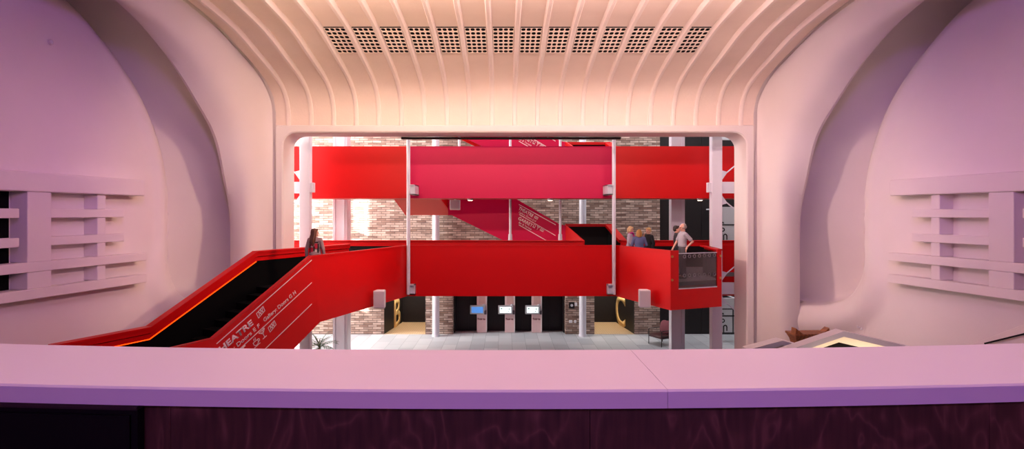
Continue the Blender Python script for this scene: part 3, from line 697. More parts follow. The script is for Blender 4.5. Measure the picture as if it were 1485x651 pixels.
# speakers
def speaker(px, py, w, h, plane_p, n, label, push=.31):
    n = Vector(n).normalized(); c = on_plane(px, py, plane_p+n*push, n); ux = Vector((-n.y, n.x, 0)); ux = ux if ux.x > 0 else -ux
    fw = Vector((0,-1,0))
    t = thing('loudspeaker', c-Vector((0,0,h/2)), label, 'loudspeaker', 'white loudspeakers fixed to the footbridges')
    a = Vector((1,0,0)); b = Vector((0,1,0))
    mb = MB(); x0, x1 = -w/2, w/2
    mb.hexa([c+a*x0+b*-.14+Vector((0,0,-h/2)), c+a*x1+b*-.14+Vector((0,0,-h/2)), c+a*x1*.8+b*.16+Vector((0,0,-h/2)), c+a*x0*.8+b*.16+Vector((0,0,-h/2)), c+a*x0+b*-.14+Vector((0,0,h/2)), c+a*x1+b*-.14+Vector((0,0,h/2)), c+a*x1*.8+b*.16+Vector((0,0,h/2)), c+a*x0*.8+b*.16+Vector((0,0,h/2))]).bevel(.03)
    obj('cabinet', mb, 'white', t)
    g = MB().box((c.x-w*.44,c.y-.155,c.z-h*.45),(c.x+w*.44,c.y-.142,c.z+h*.45)).bevel(.006); obj('front_grille', g, mat('speaker cloth',(214,206,214),.7,var=.1,scale=200), t)
    pb_ = c+b*.12; ds = (pb_-plane_p).dot(n); obj('wall_bracket', MB().tube([pb_, pb_-n*(ds-.004)], .03, 8), 'steel', t)
speaker(551, 433.5, .37, .56, flat(HL,RZ), outN, 'white loudspeaker fixed to the red approach panel above passage B')
speaker(934, 432.5, .37, .56, flat(HR,RZ), o1_, 'white loudspeaker fixed to the red side of the viewing box')
c = P(660, 296.5, 22.2)
t = thing('loudspeaker', c-Vector((0,0,.2)), 'small white loudspeaker hanging under the upper footbridge by the rear stairs', 'loudspeaker', 'white loudspeakers fixed to the footbridges')
obj('cabinet', MB().box((c.x-.2,c.y-.15,c.z-.22),(c.x+.2,c.y+.15,c.z+.18)).bevel(.02), 'white', t); obj('wall_bracket', MB().box((c.x-.04,c.y-.04,c.z+.17),(c.x+.04,c.y+.04,uz0+.02)), 'steel', t)
obj('front_grille', MB().box((c.x-.18,c.y-.16,c.z-.2),(c.x+.18,c.y-.145,c.z+.16)), mat('speaker cloth',(214,206,214),.7), t)

# curtain track under the header
tag(obj('curtain_track', MB().box((PX(582,18.9),18.85,PZ(202,18.9)),(PX(900,18.9),18.98,PZ(199,18.9))), 'black'), 'thin black curtain track running under the middle of the header', 'curtain track')

# ================================================================== CEILING GRILLES
ky0, ky1 = 14.42, 15.72
for gi in range(14):
    x0 = (gi-7)*.738+.09; wid = .738-.18
    zc = lambda y: ceil_z(y)
    c = Vector((x0+wid/2, (ky0+ky1)/2, zc((ky0+ky1)/2)-.1))
    ords = ['first','second','third','fourth','fifth','sixth','seventh','eighth','ninth','tenth','eleventh','twelfth','thirteenth','last']
    t = thing('ceiling_grille', c, 'perforated plaster vent between ceiling ribs, %s from the lettered staircase side' % ords[gi], 'ceiling vent', 'perforated vents in the ribbed ceiling')
    bk = MB().hexa([(x0,ky0,zc(ky0)-.012),(x0+wid,ky0,zc(ky0)-.012),(x0+wid,ky1,zc(ky1)-.012),(x0,ky1,zc(ky1)-.012),(x0,ky0,zc(ky0)-.002),(x0+wid,ky0,zc(ky0)-.002),(x0+wid,ky1,zc(ky1)-.002),(x0,ky1,zc(ky1)-.002)])
    obj('shade_backing', bk, 'dark', t)  # dark plate stands in for the shade behind the holes
    pl = MB(); nx, ny, seg = 4, 7, 16
    cw, ch = wid/nx, (ky1-ky0)/ny; th = .010
    for a in range(nx):
        for b in range(ny):
            cx_, cy_ = x0+cw*(a+.5), ky0+ch*(b+.5)
            ring, sq, rt = [], [], []
            for k in range(seg):
                an = 2*math.pi*k/seg; co, si = math.cos(an), math.sin(an)
                e = lambda v: math.copysign(abs(v)**.75, v)
                px_, py_ = cx_+e(co)*cw*.40, cy_+e(si)*ch*.38
                m_ = max(abs(co), abs(si)); sx_, sy_ = cx_+co/m_*cw/2, cy_+si/m_*ch/2
                z = lambda y: zc(ky0)+(zc(ky1)-zc(ky0))*(y-ky0)/(ky1-ky0)
                ring.append((px_,py_,z(py_)-.030)); sq.append((sx_,sy_,z(sy_)-.030)); rt.append((px_,py_,z(py_)-.030+th))
            pl.grid([sq+[sq[0]], ring+[ring[0]], rt+[rt[0]]])
    obj('perforated_plate', pl, 'ceiling', t, weld=True)

# ================================================================== WALL LATTICES
def wall_lattice(sx, label):
    def bar(name, d0, d1, z0, z1, o0=.16, o1=.34, bev=.015):
        p = []
        for z in (z0, z1):
            for d, o in ((d0,o0*1.05),(d1,o0*1.05),(d1,o1*1.05),(d0,o1*1.05)): p.append(Vector((sx*(xw(d)-o), d, z)))
        return obj(name, MB().hexa(p).bevel(bev), 'plaster', t)
    t = thing('wall_lattice', (sx*(xw(12)-.2), 12, -1.8), label, 'wall lattice', 'plaster lattices on the side walls')
    bar('top_beam', 9.25, 14.59, .47, .89, .0, .40, .03)
    zl_ = [(-.09,.11),(-.70,-.50)]
    for z0, z1 in zl_:
        bar('slat', 12.12, 14.02, z0, z1); bar('slat', 9.8, 11.5, z0, z1)
    bar('long_bar', 9.2, 14.66, -1.24, -1.03, .12, .38); bar('long_bar', 9.2, 14.66, -1.82, -1.60, .12, .38)
    for d0, d1 in ((13.3,13.52),(10.3,10.5)):
        for z0, z1 in ((.11,.47),(-.50,-.09),(-1.03,-.70),(-1.60,-1.24)): bar('post', d0, d1, z0, z1, .0, .32)
    for z0, z1 in ((-1.03,.47),(-1.60,-1.24)): bar('thick_post', 11.64, 12.15, z0, z1, .0, .36)
    # shallow recess backs
    return t, bar
t, bar = wall_lattice(-1, 'pale plaster lattice on the side wall above the lettered staircase')
bar('opening_shade', 10.5, 11.6, -1.6, .47, -.02, .03, .002).data.materials[0] = M['dark']  # flat dark panel, paints the shade inside an opening
wall_lattice(1, 'pale plaster lattice on the side wall above the wooden cabinet')

# ================================================================== COUNTER
RC, YC = 19.0, 0.0
def arcpt(d0, x):                    # plan arc, deeper towards the ends
    return d0 + (x-EX)**2/(2*RC)
def slab(x0, x1, z0, z1, yn, yf, n=24):
    mb = MB(); rows = []
    for i in range(n+1):
        x = x0+(x1-x0)*i/n; a, b = arcpt(yn, x), arcpt(yf, x)
        r = .006
        rows.append([(x,a,z0),(x,a,z1-r),(x,a+r,z1),(x,b-r,z1),(x,b,z1-r),(x,b,z0)])
    mb.grid(rows, True)
    for r in (rows[0], rows[-1]): mb.bm.faces.new([mb.bm.verts.new(p) for p in r])
    return mb
xs = EX+(968-CX)/F*1.57
ct = thing('bar_counter', (EX, 1.8, -1.6), 'long curved pale counter with dark plywood front along the balcony edge', 'counter')
obj('worktop', slab(-4.2, xs-.0006, -.553, -.5, 1.5625, 2.03), 'counter', ct, 'auto'); obj('worktop', slab(xs+.0006, 3.6, -.553, -.5, 1.5625, 2.03), 'counter', ct, 'auto')
def front(x0, x1, m, yn=1.60, dz=0): 
    return obj('front_panel', slab(x0, x1, -1.6, -.5535, yn+dz, yn+.03+dz, 10), m, ct, 'auto')
seams = [195, 243, 855, 1455, 1700]
sxs = [-4.2]+[EX+(p-CX)/F*1.61 for p in seams]+[3.6]
for a, b in zip(sxs, sxs[1:]): front(a+.0008, b-.0008, 'ply')
obj('parapet_core', slab(-4.2, 3.6, -1.6, -.56, 1.66, 1.98, 20), 'plaster', ct)
x1_ = EX+(193-CX)/F*1.575
bxm = MB().box((x1_-1.1, 1.585, -1.6), (x1_, 1.645+.03, -.556)); 
c = Vector((x1_-.55, 1.52, -1.6))
tb = thing('equipment_cabinet', c, 'plain black cabinet tucked under the counter end near the lettered staircase', 'cabinet')
def arcbox(x0, x1, z0, z1, ya, yb):
    return slab(x0, x1, z0, z1, ya, yb, 8)
obj('body', arcbox(x1_-1.4, x1_, -1.6, -.5555, 1.565, 1.594), 'black', tb); 
obj('top_edge', arcbox(x1_-1.4, x1_+.002, -.566, -.5545, 1.558, 1.594), mat('cabinet edge',(52,34,40),.4), tb)
obj('door', arcbox(x1_-.75, x1_-.02, -1.55, -.58, 1.560, 1.5645), 'black', tb)

# ================================================================== SMALL THINGS IN THE STALLS
def gable(c, rz, wl, wr, depth, apex, dl, dr, label):
    t = thing('gabled_booth', c, label, 'booth', None, rz)
    def prof(k, dz): return [(-wl+k,0),(-wl+k,apex-dl-dz+k*dl/wl),(0,apex-dz),(wr-k,apex-dr-dz+k*dr/wr),(wr-k,0)]
    out, inn, in2 = prof(0,0), prof(.14,.105), prof(.40,.25)
    R = lambda p, y: (p[0], y, p[1])
    rows = [[R(a, -depth/2), R(b, -depth/2), R(b, depth/2), R(a, depth/2), R(a, -depth/2)] for a, b in zip(out, inn)]
    obj('shell', MB().grid(rows), 'white', t, local=True)
    rows = [[R(a, -depth/2+.004), R(b, depth/2-.10), R(b, depth/2-.095), R(a, depth/2-.095), R(a, -depth/2+.004)] for a, b in zip(prof(.141,.106), in2)]
    obj('warm_lining', MB().grid(rows), 'warm', t, local=True)
    obj('back_wall', MB().prism([R(p, depth/2-.09) for p in prof(.15,.12)], (0,.06,0)), 'black', t, local=True)
    return t
ap = P(1227, 481.5, 10.6); gable(Vector((ap.x, ap.y+.2, -5.7)), 0, 1.5, 2.0, .26, ap.z+5.7, .51, .47, 'white gabled booth with warm lit lining beyond the counter')
ap2 = P(1137, 494.5, 11.9)
gable(Vector((ap2.x, ap2.y+.2, -5.7)), 0, .75, .8, .3, ap2.z+5.7, .2, .23, 'low white gable peak beside the wooden cabinet')
# wooden cabinet with flared cornice and horned ends
c0 = P(1181.5, 486.0, 14.5)
cc = Vector((c0.x, 14.85, -5.7)); zt_ = c0.z+5.7+.06
t = thing('wooden_cabinet', cc, 'carved brown wooden cabinet with horned cornice against the side wall', 'cabinet', None, math.radians(4))
w = .47
obj('body', MB().box((-w*.84,-.15,0),(w*.84,.15,zt_-.28)).bevel(.01), 'oak', t, local=True)
for a, b in ((-.78,-.03),(.03,.78)): 
    dd = obj('door', MB().box((w*a,-.185,.2),(w*b,-.152,zt_-.42)).bevel(.01), 'oak', t, local=True)
    obj('handle', MB().ball((w*(b-.06 if a < -.5 else a+.06),-.21,1.1), .02, 10), 'brass', dd, local=True)
mb = MB()
prof = [(.84,.15,zt_-.30),(.88,.17,zt_-.22),(.98,.22,zt_-.12),(1.02,.24,zt_-.10),(1.02,.24,zt_-.06)]
mb.grid([[(-w*a,-b,z),(w*a,-b,z),(w*a,b,z),(-w*a,b,z),(-w*a,-b,z)] for a, b, z in prof]); mb.prism([(-w*1.02,-.24,zt_-.06),(w*1.02,-.24,zt_-.06),(w*1.02,.24,zt_-.06),(-w*1.02,.24,zt_-.06)], (0,0,.004))
obj('cornice', mb, 'oak', t, local=True)
for s in (-1, 1):
    obj('horn', MB().prism([(s*w*1.02,-.23,zt_-.06),(s*w*.98,-.23,zt_+.10),(s*w*.55,-.23,zt_-.06)], (0,.2,0)), 'oak', t, local=True)
    obj('carved_rail', MB().box((-w*.8 if s < 0 else w*.1,-.20,zt_-.40),(-w*.1 if s < 0 else w*.8,-.17,zt_-.34)).bevel(.01), 'oak', t, local=True)
# stair balustrade at the far right
XB = 8.9
A = on_plane(1392, 505, Vector((XB,0,0)), Vector((1,0,0))); B = on_plane(1500, 464, Vector((XB,0,0)), Vector((1,0,0)))
dirb = (B-A); 
t = thing('stair_balustrade', (XB, 9.5, -5.7), 'sloping pale balustrade with a thin black handrail beside the side wall', 'balustrade')
A2 = A-dirb*1.5; B2 = B+dirb*.9
obj('panel', MB().prism([(XB,A2.y,-5.7),(XB,A2.y,A2.z),(XB,B2.y,B2.z),(XB,B2.y,-5.7)], (.12,0,0)).bevel(.01), 'plaster', t)
A = on_plane(1432, 498, Vector((XB,0,0)), Vector((1,0,0))); B = on_plane(1490, 484, Vector((XB,0,0)), Vector((1,0,0)))
hr_ = obj('handrail', MB().tube([A-Vector((.05,0,0)), B-Vector((.05,0,0)), B+(B-A)*1.2-Vector((.05,0,0))], .016, 10), 'black', t)
for k in (.1,.9,1.8): 
    p = A+(B-A)*k; obj('rail_bracket', MB().tube([p-Vector((.05,0,0)), p+Vector((.01,0,0))], .008, 8), 'black', t)
# small wall fittings
c = on_plane(1249, 474.5, Vector((xw(13.9),13.9,0)), Vector((-1,-.18,0)).normalized())
t = thing('wall_hook', c, 'tiny pale hook on the plain side wall above the gabled booth', 'hook')
obj('plate', MB().box((-.02,-.04,-.07),(.02,.04,.09)).bevel(.008), 'white', t, local=True); obj('prong', MB().tube([(-.02,0,.02),(-.10,0,-.01),(-.12,0,.05)], .012, 8), 'white', t, local=True)
c = on_plane(73, 61, Vector((-xw(11.5),11.5,0)), Vector((1,-.18,0)).normalized())
t = thing('ceiling_sensor', c, 'small round sensor high on the side wall above the lattice', 'sensor')
obj('base', MB().tube([(-.02,0,0),(.03,0,0)], .07, 16), 'plaster', t, 'auto', True); obj('cap', MB().ball((.03,0,0),(.02,.045,.045),12), 'white', t, True, True)

# ================================================================== LOBBY FURNISHINGS
for k, (px, m_, w) in enumerate(((699,'screen_b','showing a blue picture, by the round column'),(739.5,'screen_w','with a white screen, standing between two others'),(778.5,'screen_w','with a white screen, next to the call box pier'))):
    y = YB+.1+.35; y = 26.55; x = PX(px,y); c = Vector((x,y,-5.7)); t = thing('ticket_machine', c, 'pale ticket machine pillar '+w, 'ticket machine', 'ticket machines in the dark recess')
    hw = .245
    obj('pillar', MB().box((x-hw,y-.08,-5.7),(x+hw,y+.2,-3.5)).bevel(.015), mat('kiosk pink',(232,204,204),.45), t)
    obj('edge_strip', MB().box((x+hw-.05,y-.095,-5.68),(x+hw-.01,y-.08,-3.5)), 'white', t)
    for a, b in ((-.13,.0),(.0,.13)): pass
    obj('upper_panel', MB().box((x-.15,y-.095,PZ(440,y)),(x+.14,y-.08,PZ(428,y))).bevel(.004), mat('kiosk panel',(214,176,172),.5), t)
    sxp = x-.2; zc_ = PZ(448,y); hd = obj('screen_housing', MB().box((sxp-.36,y-.24,zc_-.21),(sxp+.36,y-.1,zc_+.2)).bevel(.02), mat('grey housing',(170,172,178),.4), t)
    obj('screen', MB().box((sxp-.29,y-.25,zc_-.145),(sxp+.26,y-.241,zc_+.14)), m_, hd)
    if m_ == 'screen_w':
        for (u, v, r_) in ((-.2,.06,.03),(.16,.04,.025),(.12,-.07,.02),(-.03,.0,.015)):
            obj('screen_mark', MB().box((sxp+u-r_,y-.253,zc_+v-r_),(sxp+u+r_,y-.2505,zc_+v+r_)), mat('screen mark',(70,130,110),.5), hd)
    obj('card_reader', MB().box((x+.12,y-.26,zc_-.22),(x+.22,y-.08,zc_-.04)).bevel(.01), mat('dark reader',(70,62,70),.4), t)
    obj('swivel_arm', MB().tube([(x,y-.1,zc_+.16),(x+.1,y-.13,zc_+.24),(x+.17,y-.09,zc_+.2)], .03, 8), 'steel', t)
    z = PZ(463.5,y); obj('lettering', text_mesh('Tickets', (x-.22,y-.0805,z), (x+.16,y-.0805,z), (0,0,1), .1, .03, .004), mat('kiosk print',(120,50,60),.5), t)
# call point and sockets on the pier
def wallbox(px, py, w, h, m_, name, label, cat):
    c = P(px, py, YB); t = thing(name, c+Vector((0,0,-h/2)), label, cat)
    obj('plate', MB().box((c.x-w/2,YB-.05,c.z-h/2),(c.x+w/2,YB,c.z+h/2)).bevel(.01), m_, t)
    obj('button', MB().tube([(c.x,YB-.06,c.z),(c.x,YB-.05,c.z)], min(w,h)*.25, 12), 'signgrey' if m_ != 'white' else 'steel', t)
wallbox(829,442.5,.26,.3,'blackclad','call_box','dark call box on the brick pier between machines and column','call box')
wallbox(835,441,.12,.16,'white','alarm_switch','small white alarm point beside the dark call box','alarm')
wallbox(827.5,466,.16,.13,'white','wall_socket','white double socket low on the brick pier','socket')
wallbox(834,466,.1,.13,'white','wall_socket','narrow white socket low on the brick pier beside the column','socket')

# armchair
def armchair():
    t = thing('armchair', (6.55, 24.1, -5.7), 'dark framed leather armchair with plum cushion by the brick wall', 'armchair', None, math.radians(-62))
    W, Dp = .78, .8
    for x in (-W/2, W/2):
        for y in (-Dp/2, Dp/2): obj('leg', MB().tube([(x,y,0),(x,y,.66 if y < 0 else .8)], .018, 10), 'chairmetal', t, 'auto', True)
        obj('arm_rail', MB().tube([(x,-Dp/2,.66),(x,Dp/2,.66)], .018, 10), 'chairmetal', t, 'auto', True)
        obj('side_rail', MB().tube([(x,-Dp/2,.34),(x,Dp/2,.34)], .018, 10), 'chairmetal', t, 'auto', True)
    obj('seat', MB().box((-W/2+.02,-Dp/2,.32),(W/2-.02,Dp/2-.05,.46)).bevel(.04, 3), 'leather', t, True, True)
    bk = MB(); bk.hexa([(-W/2+.03,Dp/2-.2,.4),(W/2-.03,Dp/2-.2,.4),(W/2-.03,Dp/2-.08,.4),(-W/2+.03,Dp/2-.08,.4),(-W/2+.03,Dp/2-.06,.92),(W/2-.03,Dp/2-.06,.92),(W/2-.03,Dp/2+.05,.92),(-W/2+.03,Dp/2+.05,.92)]); bk.bevel(.04,3)
    obj('backrest', bk, 'leather', t, True, True)
    return t
t = armchair()
cs = MB().ball((0,0,0), (.3,.1,.27), 20)
for v in cs.bm.verts:
    x, z = v.co.x/.3, v.co.z/.27; k = 1+.18*abs(x*z)*2; v.co.x *= k; v.co.z *= k
o = obj('cushion', cs, 'cushion', None, True); tag(o, 'plum scatter cushion leaning on the leather armchair', 'cushion')
o.matrix_world = Matrix.Translation((6.72, 24.18, -5.7+.75)) @ Matrix.Rotation(math.radians(-62), 4, 'Z') @ Matrix.Rotation(math.radians(-14), 4, 'X')

# palm
def palm():
    c = Vector((PX(463,20.9), 20.9, -5.7)); t = thing('potted_palm', c, 'spiky green potted palm below the red staircase', 'plant')
    rows = [(0,0),(.2,0),(.26,.42),(.28,.44),(.24,.44),(.23,.36)]
    obj('pot', MB().grid([[(r*math.cos(2*math.pi*k/20), r*math.sin(2*math.pi*k/20), z) for k in range(21)] for r, z in rows]), 'pot', t, 'auto', True)
    obj('soil', MB().tube([(0,0,.34),(0,0,.38)], .23, 20), 'soil', t, False, True)
    obj('stem', MB().tube([(0,0,.36),(.02,0,.55),(0,.02,.7)], [.05,.045,.03], 10), 'oak', t, True, True)
    for k in range(26):
        a = k*2.4; el = .2+1.15*((k*7)%26)/26; L = .62+.25*random.random(); pts = []
        for i in range(9):
            u = i/8; r = L*u; ph = el-u*u*1.0
            pts.append(Vector((math.cos(a)*r*math.cos(ph*.9), math.sin(a)*r*math.cos(ph*.9), .62+L*math.sin(el)*u-.4*u*u*math.cos(el))))
        mb = MB(); rows = []
        for i, p in enumerate(pts):
            sd = Vector((-math.sin(a), math.cos(a), 0)); w = .016*math.sin(math.pi*(.12+.85*i/8))+.002
            rows.append([p-sd*w, p+Vector((0,0,-.006)), p+sd*w, p+Vector((0,0,.002)), p-sd*w])
        mb.grid(rows)
        for i in range(2, 8):
            p = pts[i]; tdir = (pts[min(i+1,8)]-pts[i-1]).normalized(); sd = Vector((-math.sin(a), math.cos(a), 0))
            for s in (-1, 1):
                e = p+(tdir*.55+sd*s*.75).normalized()*.26*(1-.6*i/8)-Vector((0,0,.04)); n = Vector((0,0,1)).cross(e-p).normalized()*.011
                mb.prism([p-n, p+n, p.lerp(e,.6)+n*.8, e, p.lerp(e,.6)-n*.8], (0,0,.004))
        obj('frond', mb, 'leaf', t, False, True)
palm()

# wayfinding boards glimpsed past the steel column
for k, (y0, y1, w) in enumerate(((203,140,'above the upper footbridge'),(350,300,'between the two footbridges'),(482,432,'below the lower footbridge'))):
    D = 24.5; xa, xb = PX(1043,D), PX(1076,D); za, zb = PZ(y0,D), PZ(y1,D)
    t = thing('wayfinding_sign', ((xa+xb)/2, D, za), 'pale wall board with black symbols '+w, 'sign', 'pale boards with black symbols beyond the steel column')
    obj('board', MB().box((xa,D,za),(xb,D+.08,zb)).bevel(.01), 'signgrey', t)
    mb = MB(); u = D/F; o = Vector((PX(1046,D), D-.004, zb)); X, Z = Vector((1,0,0)), Vector((0,0,1))
    f = lambda x, y: (x*u, -y*u)
    strokes(mb, [[f(0,28-2),f(18,28-2)]], 2.0*u, o, X, Z, .004)
    mb.prism([o+X*0*u-Z*24*u, o+X*4.4*u-Z*24*u, o+X*2.2*u-Z*21*u], (0,-.004,0))
    mb.disc_ring(o+X*2.2*u-Z*33*u, X, -Z, 1.5*u, 3.1*u, .004, 16)
    strokes(mb, [[f(.6,40),f(.6,50)], [f(3.4,50),f(3.4,42)]+[f(5.6+2.4*math.cos(math.radians(a)),42-2.4*math.sin(math.radians(a))) for a in (180,135,90,45,0)]+[f(8,47)]], 1.7*u, o, X, Z, .004)
    if k == 2: strokes(mb, [[f(-.5,16),f(17,16),f(17,52),f(-.5,52)]], 1.6*u, o, X, Z, .004)
    obj('symbols', mb, 'glyph', t)
    for px in (1044.5, 1074): obj('standoff', MB().tube([(PX(px,D),D+.04,zb-.1),(PX(px,D),YB+.045,zb-.1)], .03, 8), 'steel', t)

# ================================================================== PEOPLE
def remeshed(name, mb, vox, it=3):
    me = mb.mesh('tmp'); o = bpy.data.objects.new('tmp', me); COL.objects.link(o)
    r = o.modifiers.new('r', 'REMESH'); r.mode = 'VOXEL'; r.voxel_size = vox
    s_ = o.modifiers.new('s', 'SMOOTH'); s_.iterations = it; s_.factor = .5
    out = bpy.data.meshes.new_from_object(o.evaluated_get(bpy.context.evaluated_depsgraph_get())); out.name = name
    bpy.data.objects.remove(o); bpy.data.meshes.remove(me); return out
def person(loc, rz, height, label, shirt, trousers, hair_col, hair, sleeve=1.0, yaw=0.0, pitch=0.0, left=None, right=None, lean=0.0, extra=None, slim=1.0, skirt=False):
    s = height/1.74
    t = thing('person', loc, label, 'person', None, rz)
    V = lambda x, y, z: Vector((x, y, z))
    def up(p):                                   # lean of the upper body about the hips
        p = Vector(p)
        if p.z > .95: p.y -= lean*(p.z-.95)
        return p*s
    L = left or ((.235,.02,1.10), (.225,-.07,.86), (0,-.1,-1)); R = right or ((-.235,.02,1.10), (-.225,-.07,.86), (0,-.1,-1))
    sh = {1: V(.165*slim,.01,1.385), -1: V(-.165*slim,.01,1.385)}
    hm = Matrix.Translation(up((0,.0,1.585))) @ Matrix.Rotation(yaw, 4, 'Z') @ Matrix.Rotation(pitch, 4, 'X')
    hp = lambda x, y, z: hm @ (Vector((x, y, z))*s)
    hrot = hm.to_3x3().to_4x4()
    # one continuous body
    b = MB()
    def ball(c, r, g=0): b_.ball(up(c), tuple((v+g)*s for v in r), 18)
    def cap(a, c, ra, rb, g=0): b_.capsule(up(a), up(c), (ra+g)*s, (rb+g)*s, 12)
    def torso(g):
        ball((0,.0,1.27), (.155*slim,.10,.17), g); ball((0,-.015,1.08), (.135*slim,.10,.15), g); ball((0,.005,.95), (.155*slim,.112,.12), g)
        cap(sh[1]+V(-.03,0,-.01), sh[-1]+V(.03,0,-.01), .058, .058, g); cap((0,.01,1.36),(0,.005,1.47),.07,.055,g*.3)
    legs = {q: [V(q*.088,0,.92), V(q*.095,-.015,.50), V(q*.10,.025,.09)] for q in (1,-1)}
    b_ = b
    torso(0); b.tube([up((0,.01,1.42)), hp(0,.02,-.06)], [.056*s,.052*s], 14)
    for q, A in ((1,L),(-1,R)):
        e, w, fd = Vector(A[0]), Vector(A[1]), Vector(A[2]).normalized()
        cap(sh[q], e, .047, .037); cap(e, w, .037, .026)
        side = fd.cross(V(0,0,1)); side = side.normalized() if side.length > .2 else V(0,1,0)
        nrm = side.cross(fd).normalized(); pc = w+fd*.055
        cap(w, pc+side*.018, .024, .024); cap(w, pc-side*.018, .024, .022); cap(pc+side*.022, pc-side*.022, .022, .022)
        for k, ln in ((-1.5,.062),(-.5,.074),(.5,.078),(1.5,.068)):
            r0 = w+fd*.085+side*k*.0195; m1 = r0+fd*ln*.55-nrm*.006; m2 = m1+fd*ln*.38-nrm*.020
            cap(r0, m1, .0095, .009); cap(m1, m2, .009, .0078)
        th0 = w+fd*.03+side*.03; th1 = th0+fd*.035+side*.026-nrm*.006; cap(th0, th1, .012, .0105); cap(th1, th1+fd*.032+side*.004-nrm*.01, .0105, .009)
        l = legs[q]; cap(l[0], l[1], .082, .056); cap(l[1], l[2], .054, .036); cap(l[2], l[2]+V(q*.01,-.13,-.05), .036, .028)
    H_ = lambda c, r: b.ball(hp(*c), tuple(v*s for v in r), 20, hrot)
    H_((0,.018,.03),(.076,.094,.094)); H_((0,-.035,-.045),(.056,.058,.065)); H_((0,-.068,-.085),(.026,.024,.022)); H_((0,-.072,.038),(.05,.022,.016))
    for q in (1,-1): H_((q*.078,.012,-.012),(.011,.022,.033)); H_((q*.036,-.062,-.025),(.026,.024,.026))
    b.capsule(hp(0,-.088,.018), hp(0,-.106,-.020), .011*s, .016*s, 10)
    body = link('body', remeshed('body', b, .0065*s, 2), 'skin', t, True, True)
    for q in (1,-1): obj('eye', MB().ball(hp(q*.031,-.086,.010), .0115*s, 10), 'eye', body, True, True)
    obj('lips', MB().ball(hp(0,-.092,-.054), (.024*s,.009*s,.008*s), 10, hrot), 'lip', body, True, True)
    # clothes follow the body
    b_ = MB()
    secs = [(.165,.122,0,.90),(.162,.122,-.004,.98),(.152,.120,-.014,1.09),(.170,.120,0,1.25),(.172,.100,.005,1.36),(.115,.075,.01,1.425),(.075,.066,.01,1.47)]
    if shirt[1] == 'polo_shirt': secs[0] = (.158,.118,0,.985); secs[1] = (.163,.128,-.010,1.03)
    if shirt[1] in ('cardigan','jacket'): secs[0] = (.188,.145,0,.78); secs[1] = (.178,.137,-.004,.98)
    b_.grid([[up((rx*slim*math.cos(a), oy+ry*math.sin(a), z)) for a in [k*math.pi/12 for k in range(24)]] for rx, ry, oy, z in secs], True)
    b_.bm.verts.ensure_lookup_table(); nv = len(b_.bm.verts)
    b_.bm.faces.new([b_.bm.verts[i] for i in range(24)]); b_.bm.faces.new([b_.bm.verts[i] for i in range(nv-24, nv)])
    cap((-.135*slim,.01,1.372),(.135*slim,.01,1.372),.064,.064,.014)
    for q, A in ((1,L),(-1,R)):
        e, w = Vector(A[0]), Vector(A[1])
        if sleeve >= 1: cap(sh[q], e, .05, .043, .012); cap(e, e.lerp(w,.93), .043, .034, .009)
        else: cap(sh[q], sh[q].lerp(e,sleeve), .052, .047, .014)
    cl = link(shirt[1], remeshed(shirt[1], b_, .011*s, 4), shirt[0], t, True, True)
    b_ = MB()
    ball((0,.005,.94), (.15*slim,.11,.11), .012)
    for q in (1,-1):
        l = legs[q]; cap(l[0], l[1], .086, .066, .008); cap(l[1], l[2]+V(0,0,.0), .066, .052, .006)
    link('trousers', remeshed('trousers', b_, .012*s, 4), trousers, t, True, True)
    for q in (1,-1):
        l = legs[q]; m_ = MB(); a = l[2]; b_ = m_
        cap(a+V(0,.035,-.045), a+V(q*.012,-.16,-.055), .045, .036); 
        for v in m_.bm.verts: v.co.z = max(v.co.z, .0)
        link('shoe', remeshed('shoe', m_, .01*s, 2), mat('shoe leather',(46,40,40),.5), t, True, True)
    # hair
    hb = MB(); B = lambda c, r: hb.ball(hp(*c), tuple(v*s for v in r), 18, hrot); Cc = lambda a, c, ra, rb: hb.capsule(hp(*a), hp(*c), ra*s, rb*s, 12)
    if hair == 'balding':
        B((0,.055,.01),(.084,.078,.07)); B((.06,.025,.005),(.03,.055,.045)); B((-.06,.025,.005),(.03,.055,.045)); B((0,.055,.055),(.074,.072,.065))
    else:
        B((0,.032,.048),(.088,.096,.092)); B((0,.055,.0),(.084,.075,.08)); B((0,-.055,.095),(.06,.03,.03))
        if hair in ('bob','full'):
            g = .035 if hair == 'bob' else .026
            for q in (1,-1): Cc((q*.078,.0,.03),(q*.085,.02,-.07 if hair == 'full' else -.11), g, g*.9)
            Cc((0,.085,.0),(0,.08,-.09 if hair == 'full' else -.13), .066, .05); Cc((.045,.075,0),(.05,.06,-.12 if hair == 'bob' else -.06), .05,.04); Cc((-.045,.075,0),(-.05,.06,-.12 if hair == 'bob' else -.06), .05,.04)
        if hair == 'long':
            for k in range(-3, 4):
                x = k*.03; Cc((x*.9,.075-abs(k)*.012,.04),(x*1.35,.125-abs(k)*.008,-.20), .042, .042); Cc((x*1.35,.125-abs(k)*.008,-.20),(x*1.5,.135-abs(k)*.006,-.34-.03*math.cos(k*2)), .040, .018)
            for q in (1,-1): Cc((q*.078,.01,.03),(q*.10,.05,-.2), .03, .03); Cc((q*.10,.05,-.2),(q*.12,.09,-.33), .03, .014)
    hm_ = remeshed('hair', hb, .008*s, 2)
    for v in hm_.vertices:
        n_ = noise.noise(Vector((v.co.x*70, v.co.y*70, v.co.z*14)))*.006; v.co += v.normal*n_
    link('hair', hm_, mat('hair %s' % (hair_col,), hair_col, .45, var=.35, scale=60), t, True, True)
    if extra: extra(t, s, up, hp)
    return t
fab = lambda n, c, v=.08: mat(n, c, .85, var=v, scale=30)
Yg = 15.9; xg = PX(457, Yg)
